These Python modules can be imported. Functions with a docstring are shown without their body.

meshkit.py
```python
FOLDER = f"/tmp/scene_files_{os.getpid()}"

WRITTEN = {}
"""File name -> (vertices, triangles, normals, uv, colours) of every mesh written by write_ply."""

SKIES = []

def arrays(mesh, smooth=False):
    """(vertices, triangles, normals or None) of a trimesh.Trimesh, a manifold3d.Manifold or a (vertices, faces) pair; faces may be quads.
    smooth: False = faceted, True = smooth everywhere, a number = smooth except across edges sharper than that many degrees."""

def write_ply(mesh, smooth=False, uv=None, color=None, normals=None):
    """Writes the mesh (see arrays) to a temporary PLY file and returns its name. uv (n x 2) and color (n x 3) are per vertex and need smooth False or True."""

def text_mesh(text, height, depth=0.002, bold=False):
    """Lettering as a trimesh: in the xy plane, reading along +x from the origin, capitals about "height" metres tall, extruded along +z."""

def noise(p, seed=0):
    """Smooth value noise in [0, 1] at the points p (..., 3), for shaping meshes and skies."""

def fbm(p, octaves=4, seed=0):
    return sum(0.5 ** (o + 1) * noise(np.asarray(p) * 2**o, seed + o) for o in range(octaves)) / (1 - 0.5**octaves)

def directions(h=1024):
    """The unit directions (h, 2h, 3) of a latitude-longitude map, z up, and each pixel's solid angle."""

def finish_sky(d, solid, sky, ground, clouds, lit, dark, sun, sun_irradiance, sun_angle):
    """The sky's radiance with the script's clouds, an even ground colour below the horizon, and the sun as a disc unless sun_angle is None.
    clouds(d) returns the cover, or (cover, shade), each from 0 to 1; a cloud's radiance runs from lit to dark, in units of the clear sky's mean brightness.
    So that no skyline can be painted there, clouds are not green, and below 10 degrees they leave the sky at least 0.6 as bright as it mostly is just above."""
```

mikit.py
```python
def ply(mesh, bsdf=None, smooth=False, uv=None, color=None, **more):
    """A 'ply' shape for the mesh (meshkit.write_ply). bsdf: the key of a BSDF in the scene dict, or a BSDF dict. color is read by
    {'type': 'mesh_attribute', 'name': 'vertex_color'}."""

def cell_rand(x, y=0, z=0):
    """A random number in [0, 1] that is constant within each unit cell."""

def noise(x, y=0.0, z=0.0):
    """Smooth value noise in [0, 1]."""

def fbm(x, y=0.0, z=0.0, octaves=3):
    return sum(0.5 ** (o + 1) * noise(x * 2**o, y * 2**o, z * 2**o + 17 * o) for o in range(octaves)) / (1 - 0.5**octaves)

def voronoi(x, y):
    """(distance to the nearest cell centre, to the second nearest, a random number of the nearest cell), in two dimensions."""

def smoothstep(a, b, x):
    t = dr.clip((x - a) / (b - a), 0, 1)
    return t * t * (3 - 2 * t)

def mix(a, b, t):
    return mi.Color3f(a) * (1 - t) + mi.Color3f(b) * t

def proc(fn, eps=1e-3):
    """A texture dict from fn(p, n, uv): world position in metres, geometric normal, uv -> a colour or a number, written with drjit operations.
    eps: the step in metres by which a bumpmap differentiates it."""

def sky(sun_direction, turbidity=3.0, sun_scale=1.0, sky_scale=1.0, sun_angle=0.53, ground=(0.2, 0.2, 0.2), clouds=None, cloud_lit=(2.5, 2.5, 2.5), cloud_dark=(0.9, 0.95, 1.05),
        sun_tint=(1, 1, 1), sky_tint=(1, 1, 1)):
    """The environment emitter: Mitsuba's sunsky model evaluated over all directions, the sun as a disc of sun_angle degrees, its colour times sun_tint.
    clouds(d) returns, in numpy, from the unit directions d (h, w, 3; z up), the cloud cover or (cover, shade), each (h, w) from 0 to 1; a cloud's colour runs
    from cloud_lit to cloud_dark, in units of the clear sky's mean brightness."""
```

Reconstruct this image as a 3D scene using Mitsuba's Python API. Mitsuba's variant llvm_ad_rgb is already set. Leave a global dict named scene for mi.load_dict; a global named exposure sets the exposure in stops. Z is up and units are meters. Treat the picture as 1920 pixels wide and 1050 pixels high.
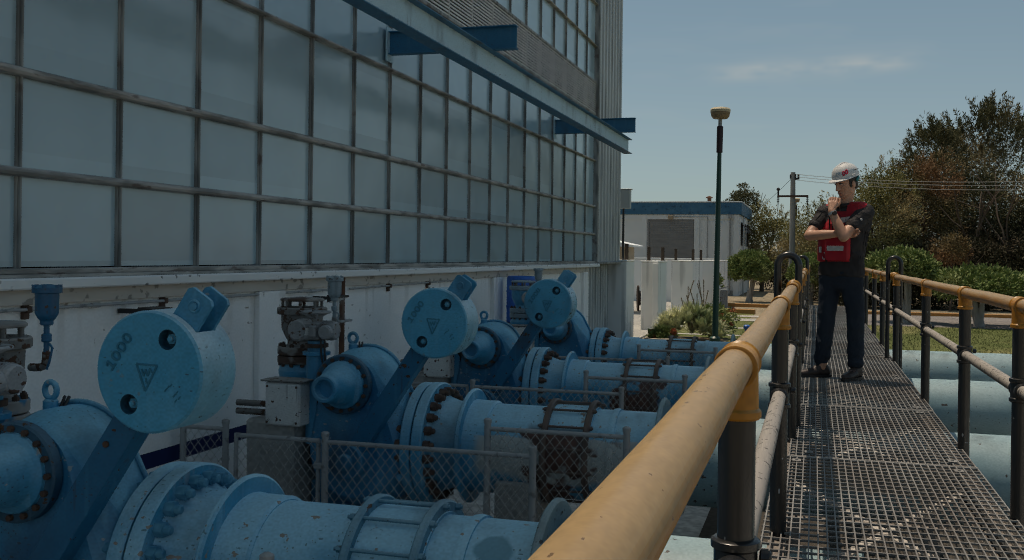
import math, random
import numpy as np, trimesh, drjit as dr, mitsuba as mi, mikit, meshkit
import manifold3d as m3
from shapely.geometry import Polygon
from mikit import proc, noise, fbm, cell_rand, smoothstep, mix, voronoi

T = mi.ScalarTransform4f
rng = np.random.default_rng(7)
R_ = random.Random(7)
scene, labels = {'type': 'scene'}, {}

# ------------------------------------------------------------------ camera, sky, exposure
YAW, ROLL, CAM_Z = math.radians(16.56), 0.0128, 2.6
fwd = np.array([-math.sin(YAW), math.cos(YAW), 0.0])
left = np.array([-math.cos(YAW), -math.sin(YAW), 0.0])
up = np.array([0, 0, 1.0]) * math.cos(ROLL) + left * math.sin(ROLL)
scene['camera'] = {'type': 'perspective', 'fov': 53.37, 'fov_axis': 'x', 'near_clip': 0.05, 'far_clip': 5000.0,
                   'principal_point_offset_y': 0.046,
                   'to_world': T().look_at(origin=[0, 0, CAM_Z], target=[float(fwd[0]), float(fwd[1]), CAM_Z], up=[float(v) for v in up])}


def cloud_cover(d):
    az, el = np.degrees(np.arctan2(d[..., 0], d[..., 1])), np.degrees(np.arcsin(np.clip(d[..., 2], -1, 1)))
    q = np.stack([az * 0.22, el * 1.4, az * 0], -1)
    haze = 0.12 * np.exp(-np.clip(el, 0, 90) / 6.0)
    thin = np.clip((meshkit.fbm(q, 4, 3) - 0.56) * 2.2, 0, 1) * np.clip((el - 3) / 4, 0, 1) * np.clip((40 - el) / 25, 0, 1) * 0.12
    wob = meshkit.fbm(np.stack([az * 0.5, el * 2.5, az * 0 + 4], -1), 4, 9)
    streak = np.exp(-((az + 0.3) / 5.2) ** 4) * np.exp(-((el - 10.15 - 0.03 * az) / 0.40) ** 2) * np.clip(wob * 2.4 - 0.5, 0, 1)
    return np.clip(haze + thin + 0.62 * streak, 0, 1)


SUN_DIR = (-0.23, 0.13, 1.0)
scene['sky_light'] = mikit.sky(SUN_DIR, turbidity=4.5, sun_scale=0.52, sky_scale=0.56, sky_tint=(1.01, 1.0, 0.80), clouds=cloud_cover,
                               cloud_lit=(1.75, 1.78, 1.66), cloud_dark=(1.2, 1.25, 1.25), ground=(0.22, 0.21, 0.19))
exposure = 1.98

# ------------------------------------------------------------------ names and entries
def numbered(k):
    if k not in scene and k not in labels and not any(x.startswith(k + '__') for x in scene):
        return k
    i = 1
    while f'{k}_{i:03d}' in scene or f'{k}_{i:03d}' in labels or any(x.startswith(f'{k}_{i:03d}__') for x in scene):
        i += 1
    return f'{k}_{i:03d}'


_count = {}


def fresh(k):
    n = _count.get(k, 0)
    _count[k] = n + 1
    return k if n == 0 else f'{k}_{n:03d}'


def thing(name, label=None, category=None, group=None, kind=None):
    key = fresh(name)
    e = {}
    if label: e['label'] = label
    if category: e['category'] = category
    if group: e['group'] = group
    if kind: e['kind'] = kind
    labels[key] = e
    return key


def put(key, mesh, mat, smooth=False, **more):
    scene[key] = mikit.ply(mesh, mat, smooth=smooth, **more)
    return key


def part(parent, name, mesh, mat, smooth=False, label=None, kind=None, **more):
    key = fresh(parent + '__' + name)
    put(key, mesh, mat, smooth, **more)
    e = {}
    if label: e['label'] = label
    if kind: e['kind'] = kind
    if e: labels[key] = e
    return key


class Kit:
    """The parts of one kind of thing, written once and placed many times."""
    def __init__(self):
        self.parts, self.n = [], {}

    def add(self, name, mesh, mat, smooth=False, kind=None):
        k = self.n.get(name, 0)
        self.n[name] = k + 1
        name = name if k == 0 else f'{name}_{k:03d}'
        self.parts.append((name, mikit.ply(mesh, mat, smooth=smooth), kind))
        return name

    def add_shape(self, name, shape):
        k = self.n.get(name, 0)
        self.n[name] = k + 1
        name = name if k == 0 else f'{name}_{k:03d}'
        self.parts.append((name, shape, None))
        return name

    def place(self, key, to_world, skip=(), mats=None):
        for name, shape, kind in self.parts:
            if any(name == s or name.startswith(s + '__') for s in skip):
                continue
            scene[f'{key}__{name}'] = {**shape, 'to_world': to_world}
            base = name.split('_0')[0]
            if mats and base in mats: scene[f'{key}__{name}']['bsdf'] = {'type': 'ref', 'id': mats[base]}
            if kind: labels[f'{key}__{name}'] = {'kind': kind}


def tr(x, y, z, rz=0.0):
    t = T().translate([float(x), float(y), float(z)])
    return t.rotate([0, 0, 1], math.degrees(rz)) if rz else t


# ------------------------------------------------------------------ mesh helpers
cat = trimesh.util.concatenate


def TM(v, f):
    return trimesh.Trimesh(np.asarray(v, float), np.asarray(f, int), process=False)


def box(x0, y0, z0, x1, y1, z1, ch=0.0):
    if ch <= 0:
        b = trimesh.creation.box(extents=[x1 - x0, y1 - y0, z1 - z0])
        b.apply_translation([(x0 + x1) / 2, (y0 + y1) / 2, (z0 + z1) / 2])
        return b
    pts = []
    for x, sx in ((x0, 1), (x1, -1)):
        for y, sy in ((y0, 1), (y1, -1)):
            for z, sz in ((z0, 1), (z1, -1)):
                pts += [(x + sx * ch, y + sy * ch, z), (x + sx * ch, y, z + sz * ch), (x, y + sy * ch, z + sz * ch)]
    return hull(pts)


def hull(pts):
    h = trimesh.convex.convex_hull(np.asarray(pts, float))
    return trimesh.Trimesh(h.vertices, h.faces, process=False)


def frame(axis):
    a = np.asarray(axis, float)
    a = a / np.linalg.norm(a)
    r = np.array([0, 0, 1.0]) if abs(a[2]) < 0.9 else np.array([1.0, 0, 0])
    u = np.cross(r, a); u /= np.linalg.norm(u)
    return u, np.cross(a, u), a


def lathe(profile, origin=(0, 0, 0), axis=(0, 0, 1), n=40, closed=False):
    """profile: (along the axis, radius) pairs; ends with radius above 0 are capped."""
    p = [tuple(q) for q in profile]
    if not closed:
        if p[0][1] > 1e-6: p = [(p[0][0], 0.0)] + p
        if p[-1][1] > 1e-6: p = p + [(p[-1][0], 0.0)]
    u, v, a = frame(axis)
    ang = np.arange(n) * 2 * np.pi / n
    ring = np.cos(ang)[:, None] * u + np.sin(ang)[:, None] * v
    V = np.concatenate([np.asarray(origin, float) + a * h + ring * r for h, r in p])
    F = []
    m = len(p)
    for i in range(m if closed else m - 1):
        j = (i + 1) % m
        for k in range(n):
            l = (k + 1) % n
            A, B, C, D = i * n + k, i * n + l, j * n + l, j * n + k
            if p[i][1] > 1e-6: F.append((A, B, C))
            if p[j][1] > 1e-6: F.append((A, C, D))
    t = TM(V, F)
    t.merge_vertices()
    if t.volume < 0: t.invert()
    return t


def cyl(p0, p1, r0, r1=None, n=20):
    p0, p1 = np.asarray(p0, float), np.asarray(p1, float)
    L = np.linalg.norm(p1 - p0)
    return lathe([(0, r0), (L, r0 if r1 is None else r1)], p0, p1 - p0, n)


def rod(p0, p1, r, ch=0.006, n=24):
    """A cylinder with chamfered rims."""
    p0, p1 = np.asarray(p0, float), np.asarray(p1, float)
    L = np.linalg.norm(p1 - p0)
    ch = min(ch, r * .5, L * .4)
    return lathe([(0, r - ch), (ch, r), (L - ch, r), (L, r - ch)], p0, p1 - p0, n)


def tube(pts, r, n=10, closed=False):
    pts = np.asarray(pts, float)
    rr = np.full(len(pts), r) if np.isscalar(r) else np.asarray(r, float)
    m = len(pts)
    V, F = [], []
    u = None
    for i in range(m):
        a = pts[(i + 1) % m] - pts[i - 1] if closed else pts[min(i + 1, m - 1)] - pts[max(i - 1, 0)]
        a = a / (np.linalg.norm(a) + 1e-12)
        if u is None: u = frame(a)[0]
        u = u - a * (u @ a); u /= np.linalg.norm(u) + 1e-12
        v = np.cross(a, u)
        ang = np.arange(n) * 2 * np.pi / n
        V.append(pts[i] + rr[i] * (np.cos(ang)[:, None] * u + np.sin(ang)[:, None] * v))
    for i in range(m if closed else m - 1):
        j = (i + 1) % m
        for k in range(n):
            l = (k + 1) % n
            F += [(i * n + k, i * n + l, j * n + l), (i * n + k, j * n + l, j * n + k)]
    V = np.concatenate(V)
    if not closed:
        c0, c1 = len(V), len(V) + 1
        V = np.vstack([V, pts[0], pts[-1]])
        for k in range(n):
            l = (k + 1) % n
            F += [(c0, l, k), (c1, (m - 1) * n + k, (m - 1) * n + l)]
    return TM(V, F)


def bezier(a, b, c, d, n=10):
    t = np.linspace(0, 1, n)[:, None]
    a, b, c, d = (np.asarray(q, float) for q in (a, b, c, d))
    return (1 - t) ** 3 * a + 3 * (1 - t) ** 2 * t * b + 3 * (1 - t) * t * t * c + t ** 3 * d


def bar(p0, p1, w, h, upv=(0, 0, 1), ch=0.0):
    """Square bar from p0 to p1: w across, h along upv."""
    p0, p1 = np.asarray(p0, float), np.asarray(p1, float)
    a = p1 - p0; L = np.linalg.norm(a); a /= L
    s = np.cross(upv, a); s /= np.linalg.norm(s)
    u = np.cross(a, s)
    b = box(-w / 2, 0, -h / 2, w / 2, L, h / 2, ch)
    b.vertices = p0 + b.vertices[:, :1] * s + b.vertices[:, 1:2] * a + b.vertices[:, 2:] * u
    b = TM(b.vertices, b.faces)
    if b.volume < 0: b.invert()
    return b


def prism_y(poly, y0, y1):
    """Outline in (x, z) extruded from y0 to y1."""
    t = trimesh.creation.extrude_polygon(Polygon(poly), y1 - y0, engine='earcut')
    v = t.vertices
    t = TM(np.stack([v[:, 0], y0 + v[:, 2], v[:, 1]], 1), t.faces)
    if t.volume < 0: t.invert()
    return t


def hexnut(p, axis, r, h):
    return cyl(p, np.asarray(p, float) + np.asarray(axis, float) * h, r, n=6)


def ring_shape(origin, axis, R0, r, n=28, m=10):
    """A torus."""
    u, v, a = frame(axis)
    ang = np.arange(n) * 2 * np.pi / n
    return tube(np.asarray(origin, float) + R0 * (np.cos(ang)[:, None] * u + np.sin(ang)[:, None] * v), r, m, closed=True)


def ball(c, r, sub=2):
    s = trimesh.creation.icosphere(subdivisions=sub, radius=1.0)
    return TM(s.vertices * np.asarray(r if not np.isscalar(r) else [r] * 3) + np.asarray(c, float), s.faces)


def rough(t, amp, freq, seed=0):
    t = t.copy()
    n = t.vertex_normals
    t.vertices = t.vertices + n * ((meshkit.fbm(t.vertices * freq, 3, seed) - 0.5) * 2 * amp)[:, None]
    return t


def mfd(t):
    t = t.copy(); t.merge_vertices()
    return m3.Manifold(m3.Mesh(np.asarray(t.vertices, np.float32), np.asarray(t.faces, np.uint32)))


def from_m(m):
    q = m.to_mesh()
    return TM(q.vert_properties[:, :3], q.tri_verts)


# ------------------------------------------------------------------ materials
def mat(key, base, rough=0.5, spec=0.4, metallic=0.0, bump=None, bump_scale=1.0, eps=2e-3, **more):
    d = {'type': 'principled', 'base_color': proc(base) if callable(base) else {'type': 'rgb', 'value': list(base)},
         'roughness': proc(rough) if callable(rough) else rough, 'metallic': metallic, 'specular': spec, **more}
    if bump is not None:
        d = {'type': 'bumpmap', 'arbitrary': proc(bump, eps), 'scale': bump_scale, 'bsdf': d}
    scene[key] = {'type': 'twosided', 'bsdf': d}
    return key


C3 = mi.Color3f


def painted(base, fade, under, dust=0.5, chip=0.62, drip=0.5, dirt=(0.05, 0.045, 0.04), sc=1.0):
    """Weathered paint: sun-faded on top, chalky patches, rain streaks, chips down to what lies under."""
    def fn(p, n, uv):
        x, y, z = p.x * sc, p.y * sc, p.z * sc
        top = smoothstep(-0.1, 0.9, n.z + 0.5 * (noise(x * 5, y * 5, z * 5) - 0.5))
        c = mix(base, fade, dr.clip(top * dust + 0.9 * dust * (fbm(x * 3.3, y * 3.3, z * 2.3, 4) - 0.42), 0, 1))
        st = noise(x * 30 + y * 21, y * 17 - x * 9, z * 1.6)
        st = smoothstep(0.62, 0.95, st) * drip * (1 - top)
        c = mix(c, fade, st * 0.55)
        g = smoothstep(0.5, 0.85, fbm(x * 3.1 + 7, y * 3.1, z * 1.3, 4))
        c = mix(c, dirt, g * 0.55)
        c = c * (0.88 + 0.24 * noise(x * 90, y * 90, z * 90))
        sp = smoothstep(0.83, 0.88, noise(x * 62 + 5, y * 62, z * 62)) * smoothstep(0.45, 0.65, noise(x * 3, y * 3 + 8, z * 3))
        c = mix(c, dirt, 0.6 * sp)
        run = smoothstep(0.74, 0.90, noise(x * 42, y * 42 + 3, z * 2.2)) * smoothstep(0.5, 0.7, noise(x * 2.5 + 4, y * 2.5, z * 1.5)) * (1 - top)
        c = mix(c, under, 0.35 * run)
        ch = smoothstep(chip + 0.012, chip + 0.028, fbm(x * 24, y * 24 + 3, z * 24, 4) * 0.8 + 0.2 * noise(x * 2, y * 2, z * 2))
        return mix(c, under, ch)
    return fn


RUST = (0.075, 0.038, 0.022)
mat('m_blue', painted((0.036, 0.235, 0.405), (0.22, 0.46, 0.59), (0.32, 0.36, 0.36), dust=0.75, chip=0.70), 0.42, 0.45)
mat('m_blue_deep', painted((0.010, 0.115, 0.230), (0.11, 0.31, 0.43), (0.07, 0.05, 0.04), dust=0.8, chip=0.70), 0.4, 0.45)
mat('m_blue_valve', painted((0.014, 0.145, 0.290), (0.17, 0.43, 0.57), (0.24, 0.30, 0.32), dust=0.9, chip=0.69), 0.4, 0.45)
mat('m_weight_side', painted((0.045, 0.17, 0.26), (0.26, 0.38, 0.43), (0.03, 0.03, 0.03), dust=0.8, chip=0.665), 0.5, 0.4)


def pipe_fn(p, n, uv):
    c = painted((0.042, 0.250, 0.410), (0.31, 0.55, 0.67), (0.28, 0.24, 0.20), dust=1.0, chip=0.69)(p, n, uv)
    second = smoothstep(7.0, 7.2, p.y) * smoothstep(11.0, 10.8, p.y)
    low = smoothstep(1.00, 0.985, p.z + 0.03 * noise(p.x * 6, 1, 1)) * smoothstep(0.62, 0.70, p.z + 0.12 * noise(p.x * 5, 2, 5))
    c = mix(c, (0.47, 0.46, 0.41), second * low * 0.85 * smoothstep(-2.95, -2.85, p.x))
    rs = smoothstep(0.50, 0.58, fbm(p.x * 5, p.y * 5, p.z * 5, 4) + 0.28 * smoothstep(0.42, 0.05, dr.abs(p.x + 2.1)) - 0.10)
    c = mix(c, mix((0.055, 0.03, 0.024), (0.15, 0.065, 0.04), noise(p.x * 20, p.y * 20, p.z * 20)), rs * smoothstep(7.0, 7.2, p.y) * smoothstep(15.0, 14.8, p.y) * smoothstep(0.55, 0.40, dr.abs(p.x + 2.1)) * smoothstep(1.1, 1.0, p.z))
    d = dr.sqrt(dr.square(p.x + 1.52) + dr.square((p.y - 4.86) * 1.1) + dr.square(p.z - 1.12))
    k = smoothstep(0.125, 0.10, d + 0.03 * noise(p.x * 20, p.y * 20))
    return mix(c, (0.06, 0.19, 0.25), 0.65 * k)


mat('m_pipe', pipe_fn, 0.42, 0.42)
mat('m_teal', painted((0.18, 0.29, 0.325), (0.26, 0.36, 0.385), (0.06, 0.055, 0.05), dust=0.8, chip=0.68), 0.5, 0.4)
mat('m_beam_blue', painted((0.018, 0.125, 0.235), (0.10, 0.23, 0.31), (0.10, 0.08, 0.06), dust=0.5, chip=0.74), 0.45, 0.4)
mat('m_beam_pale', painted((0.34, 0.49, 0.55), (0.44, 0.57, 0.62), (0.12, 0.09, 0.07), dust=0.3, chip=0.74), 0.5, 0.4)
mat('m_rust', lambda p, n, uv: mix(mix((0.05, 0.035, 0.03), (0.16, 0.075, 0.04), fbm(p.x * 9, p.y * 9, p.z * 9, 4)), (0.22, 0.19, 0.17), smoothstep(0.55, 0.75, fbm(p.x * 5 + 3, p.y * 5, p.z * 5))), 0.8, 0.2)
mat('m_nut_dark', lambda p, n, uv: mix((0.035, 0.028, 0.025), (0.12, 0.065, 0.04), fbm(p.x * 14, p.y * 14, p.z * 14)), 0.6, 0.3)
mat('m_grey_metal', painted((0.27, 0.275, 0.275), (0.46, 0.46, 0.45), RUST, dust=0.6, chip=0.64), 0.5, 0.4)
mat('m_grey_dark', painted((0.17, 0.165, 0.155), (0.34, 0.32, 0.29), RUST, dust=0.6, chip=0.6), 0.6, 0.3)
mat('m_galv', lambda p, n, uv: mix((0.25, 0.255, 0.25), (0.38, 0.38, 0.37), fbm(p.x * 9, p.y * 9, p.z * 4)) * (1 - 0.45 * smoothstep(0.6, 0.75, fbm(p.x * 22, p.y * 22, p.z * 22))), 0.45, 0.4)
mat('m_wire', lambda p, n, uv: mix((0.30, 0.29, 0.27), (0.46, 0.45, 0.42), noise(p.x * 7, p.y * 7, p.z * 7)), 0.45, 0.4)
mat('m_cable', (0.015, 0.015, 0.016), 0.4, 0.4)
mat('m_box_white', painted((0.62, 0.62, 0.59), (0.70, 0.69, 0.66), RUST, dust=0.4, chip=0.665), 0.45, 0.4)
mat('m_cup_grey', painted((0.20, 0.27, 0.31), (0.40, 0.45, 0.46), (0.08, 0.07, 0.06), dust=0.5, chip=0.68), 0.45, 0.4)
mat('m_barrel', lambda p, n, uv: mix((0.015, 0.095, 0.40), (0.04, 0.16, 0.52), fbm(p.x * 4, p.y * 4, p.z * 3)) * (0.85 + 0.3 * noise(p.x * 40, p.y * 40, p.z * 8)), 0.35, 0.5)


def wall_fn(p, n, uv):
    c = mix((0.82, 0.81, 0.78), (0.88, 0.87, 0.845), fbm(p.x * 0.9, p.y * 0.9, p.z * 0.9))
    c = mix(c, (0.34, 0.29, 0.23), 0.4 * smoothstep(0.66, 0.92, noise(p.y * 9 + p.x * 9, 2, p.z * 0.5)) * smoothstep(1.55, 2.4, p.z))
    c = mix(c, (0.24, 0.19, 0.14), 0.8 * smoothstep(0.735, 0.755, fbm(p.y * 11, p.x * 11, p.z * 12, 4)) * smoothstep(0.45, 0.6, noise(p.y * 0.8, 3, p.z * 1.5)))
    c = mix(c, (0.30, 0.26, 0.22), 0.5 * smoothstep(0.5, 0.0, p.z + 0.3 * noise(p.y * 3, 1, 1)))
    c = c * (0.94 + 0.1 * noise(p.y * 60, p.x * 60, p.z * 60))
    st = smoothstep(0.615, 0.617, p.z) * smoothstep(0.765, 0.763, p.z) * smoothstep(-5.9, -5.85, p.x)
    return mix(c, (0.012, 0.022, 0.085), st)


mat('m_wall', wall_fn, 0.75, 0.2, bump=lambda p, n, uv: fbm(p.x * 20, p.y * 20, p.z * 20), bump_scale=0.003)
mat('m_band', lambda p, n, uv: mix((0.46, 0.41, 0.35), (0.62, 0.58, 0.52), fbm(p.x, p.y * 1.6, p.z * 9)) * (1 - 0.5 * smoothstep(0.66, 0.72, fbm(p.y * 11, 1, p.z * 11))), 0.8, 0.2)
mat('m_ledge', lambda p, n, uv: mix((0.66, 0.66, 0.64), (0.80, 0.80, 0.77), fbm(p.x, p.y * 1.2, p.z * 2)) * (1 - 0.7 * smoothstep(0.68, 0.73, fbm(p.y * 14, p.x * 14, p.z * 14))), 0.7, 0.2)


def pane_fn(p, n, uv):
    r = cell_rand(dr.floor((p.y + 0.65) / 1.16), dr.floor(p.z * 1.2), 3)
    c = mix((0.285, 0.40, 0.455), (0.345, 0.455, 0.50), fbm(p.y * 0.7, 3, p.z * 0.4))
    c = c * (0.84 + 0.28 * r) * (0.94 + 0.12 * fbm(p.y * 2.5, 1, p.z * 1.8))
    c = mix(c, (0.19, 0.21, 0.20), 0.35 * smoothstep(0.55, 0.8, fbm(p.y * 1.1 + 4, 2, p.z * 1.3, 4)) * smoothstep(0.35, 0.0, p.z - 2.45))
    return c


mat('m_pane', pane_fn, lambda p, n, uv: 0.12 + 0.12 * fbm(p.y * 2, 1, p.z * 1.5), 0.8, bump=lambda p, n, uv: fbm(p.y * 1.3, 0, p.z * 1.3), bump_scale=0.010, eps=0.02)
mat('m_mullion', lambda p, n, uv: mix(mix((0.15, 0.155, 0.15), (0.29, 0.295, 0.28), smoothstep(0.35, 0.65, fbm(p.y * 9, p.x * 9, p.z * 2.0))), (0.10, 0.065, 0.055), 0.7 * smoothstep(0.62, 0.78, fbm(p.y * 7 + 9, p.x * 7, p.z * 5, 4))), 0.6, 0.3)
mat('m_transom', lambda p, n, uv: mix(mix((0.20, 0.195, 0.18), (0.40, 0.385, 0.355), smoothstep(0.3, 0.65, fbm(p.y * 3, p.x * 9, p.z * 12, 4))), (0.13, 0.10, 0.085), 0.8 * smoothstep(0.64, 0.76, fbm(p.y * 5 + 9, p.x * 7, p.z * 15, 4))), 0.6, 0.3)
mat('m_louvre', lambda p, n, uv: mix((0.46, 0.455, 0.43), (0.60, 0.59, 0.56), fbm(p.y * 0.8, 1, p.z * 9)), 0.5, 0.3)
mat('m_void', (0.02, 0.021, 0.022), 0.8, 0.2)
mat('m_siding', lambda p, n, uv: mix((0.36, 0.385, 0.385), (0.50, 0.52, 0.51), fbm(p.x * 1.2, p.y * 1.2, p.z * 0.4)) * (1 - 0.35 * smoothstep(0.62, 0.8, noise(p.y * 14, p.x * 14, p.z * 0.6))), 0.45, 0.4)
mat('m_concrete_white', lambda p, n, uv: mix((0.68, 0.685, 0.665), (0.80, 0.80, 0.775), fbm(p.x * 1.1, p.y * 1.1, p.z * 1.1)) * (1 - 0.3 * smoothstep(0.62, 0.85, noise(p.x * 7 + p.y * 5, 2, p.z * 0.5))), 0.75, 0.2)
mat('m_far_white', lambda p, n, uv: mix((0.62, 0.65, 0.65), (0.72, 0.74, 0.735), fbm(p.x * 0.5, p.y * 0.5, p.z * 0.5)), 0.75, 0.2)
mat('m_fascia', lambda p, n, uv: mix((0.03, 0.11, 0.20), (0.07, 0.18, 0.28), fbm(p.x * 2, p.y * 2, p.z * 3)) * (1 - 0.4 * smoothstep(0.6, 0.75, fbm(p.x * 5, p.y * 5, p.z * 5, 4))), 0.6, 0.3)
mat('m_shutter', lambda p, n, uv: mix((0.17, 0.17, 0.17), (0.24, 0.24, 0.235), fbm(p.x * 1.5, 2, p.z * 5)), 0.5, 0.4)
mat('m_concrete', lambda p, n, uv: mix((0.24, 0.235, 0.22), (0.42, 0.41, 0.38), fbm(p.x * 2, p.y * 2, p.z * 2, 4)) * (0.8 + 0.4 * noise(p.x * 35, p.y * 35, p.z * 35)), 0.9, 0.1, bump=lambda p, n, uv: fbm(p.x * 30, p.y * 30, p.z * 30), bump_scale=0.006)
mat('m_yard', lambda p, n, uv: mix((0.34, 0.335, 0.32), (0.50, 0.49, 0.46), fbm(p.x * 1.1, p.y * 1.1, 1, 4)) * (0.75 + 0.5 * noise(p.x * 25, p.y * 25)), 0.9, 0.1)


def rail_fn(p, n, uv):
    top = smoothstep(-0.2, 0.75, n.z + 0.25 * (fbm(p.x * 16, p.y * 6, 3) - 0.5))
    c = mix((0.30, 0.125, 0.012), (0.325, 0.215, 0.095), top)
    c = mix(c, (0.30, 0.205, 0.105), 0.5 * smoothstep(0.5, 0.75, fbm(p.x * 40, p.y * 14, p.z * 40, 4)))
    c = c * (0.90 + 0.16 * noise(p.x * 160, p.y * 70, p.z * 160)) * (0.94 + 0.1 * noise(p.x * 300, p.y * 300, p.z * 300))
    sc = smoothstep(0.770, 0.785, fbm(p.x * 110 + 3, p.y * 80, p.z * 110, 4))
    return mix(c, (0.10, 0.06, 0.03), 0.85 * sc)


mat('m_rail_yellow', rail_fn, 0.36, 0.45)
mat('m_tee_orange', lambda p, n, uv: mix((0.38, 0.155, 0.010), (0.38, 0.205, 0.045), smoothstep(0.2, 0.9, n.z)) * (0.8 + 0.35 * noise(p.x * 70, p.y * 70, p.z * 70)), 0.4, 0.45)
mat('m_post_black', lambda p, n, uv: mix((0.009, 0.009, 0.010), (0.022, 0.0215, 0.021), fbm(p.x * 30, p.y * 30, p.z * 5)) + C3(0.25) * smoothstep(0.80, 0.83, fbm(p.x * 50, p.y * 50, p.z * 24, 3)), 0.28, 0.55)
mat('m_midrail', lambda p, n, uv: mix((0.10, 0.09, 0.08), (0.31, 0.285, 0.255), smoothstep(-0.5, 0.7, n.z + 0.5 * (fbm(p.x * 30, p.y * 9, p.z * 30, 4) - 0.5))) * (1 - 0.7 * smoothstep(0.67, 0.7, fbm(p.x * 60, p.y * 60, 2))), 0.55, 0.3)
mat('m_grating', lambda p, n, uv: mix(mix((0.14, 0.14, 0.135), (0.31, 0.305, 0.29), fbm(p.x * 3, p.y * 3, 1, 4)), (0.15, 0.125, 0.105), 0.55 * smoothstep(0.5, 0.75, fbm(p.x * 2.2, p.y * 1.3, 7))), 0.5, 0.35)
mat('m_under_steel', lambda p, n, uv: mix((0.10, 0.085, 0.075), (0.30, 0.27, 0.24), fbm(p.x * 4, p.y * 4, p.z * 9, 4)), 0.7, 0.2)
mat('m_brace', lambda p, n, uv: mix((0.36, 0.33, 0.29), (0.52, 0.49, 0.45), fbm(p.x * 6, p.y * 6, 2)), 0.6, 0.3)

mat('m_earth', lambda p, n, uv: mix((0.15, 0.125, 0.085), (0.25, 0.21, 0.15), fbm(p.x * 0.4, p.y * 0.4, 1, 4)) * (0.8 + 0.4 * noise(p.x * 6, p.y * 6)), 0.95, 0.1)
mat('m_lawn', lambda p, n, uv: mix(mix((0.060, 0.076, 0.024), (0.105, 0.115, 0.044), fbm(p.x * 0.9, p.y * 0.5, 2, 4)), (0.17, 0.155, 0.07), 0.7 * smoothstep(0.5, 0.8, fbm(p.x * 0.35 + 9, p.y * 0.35, 1))) * (0.7 + 0.6 * noise(p.x * 22, p.y * 22)), 0.95, 0.1)
mat('m_road', lambda p, n, uv: mix((0.13, 0.12, 0.115), (0.19, 0.175, 0.165), fbm(p.x * 0.5, p.y * 0.9, 1, 4)), 0.9, 0.15)
mat('m_path', lambda p, n, uv: mix((0.25, 0.24, 0.215), (0.36, 0.345, 0.315), fbm(p.x * 0.8, p.y * 0.8, 1, 4)), 0.9, 0.15)
mat('m_soil', lambda p, n, uv: mix((0.12, 0.085, 0.055), (0.26, 0.20, 0.14), fbm(p.x * 3, p.y * 3, 1, 4)), 0.95, 0.1)
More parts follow.
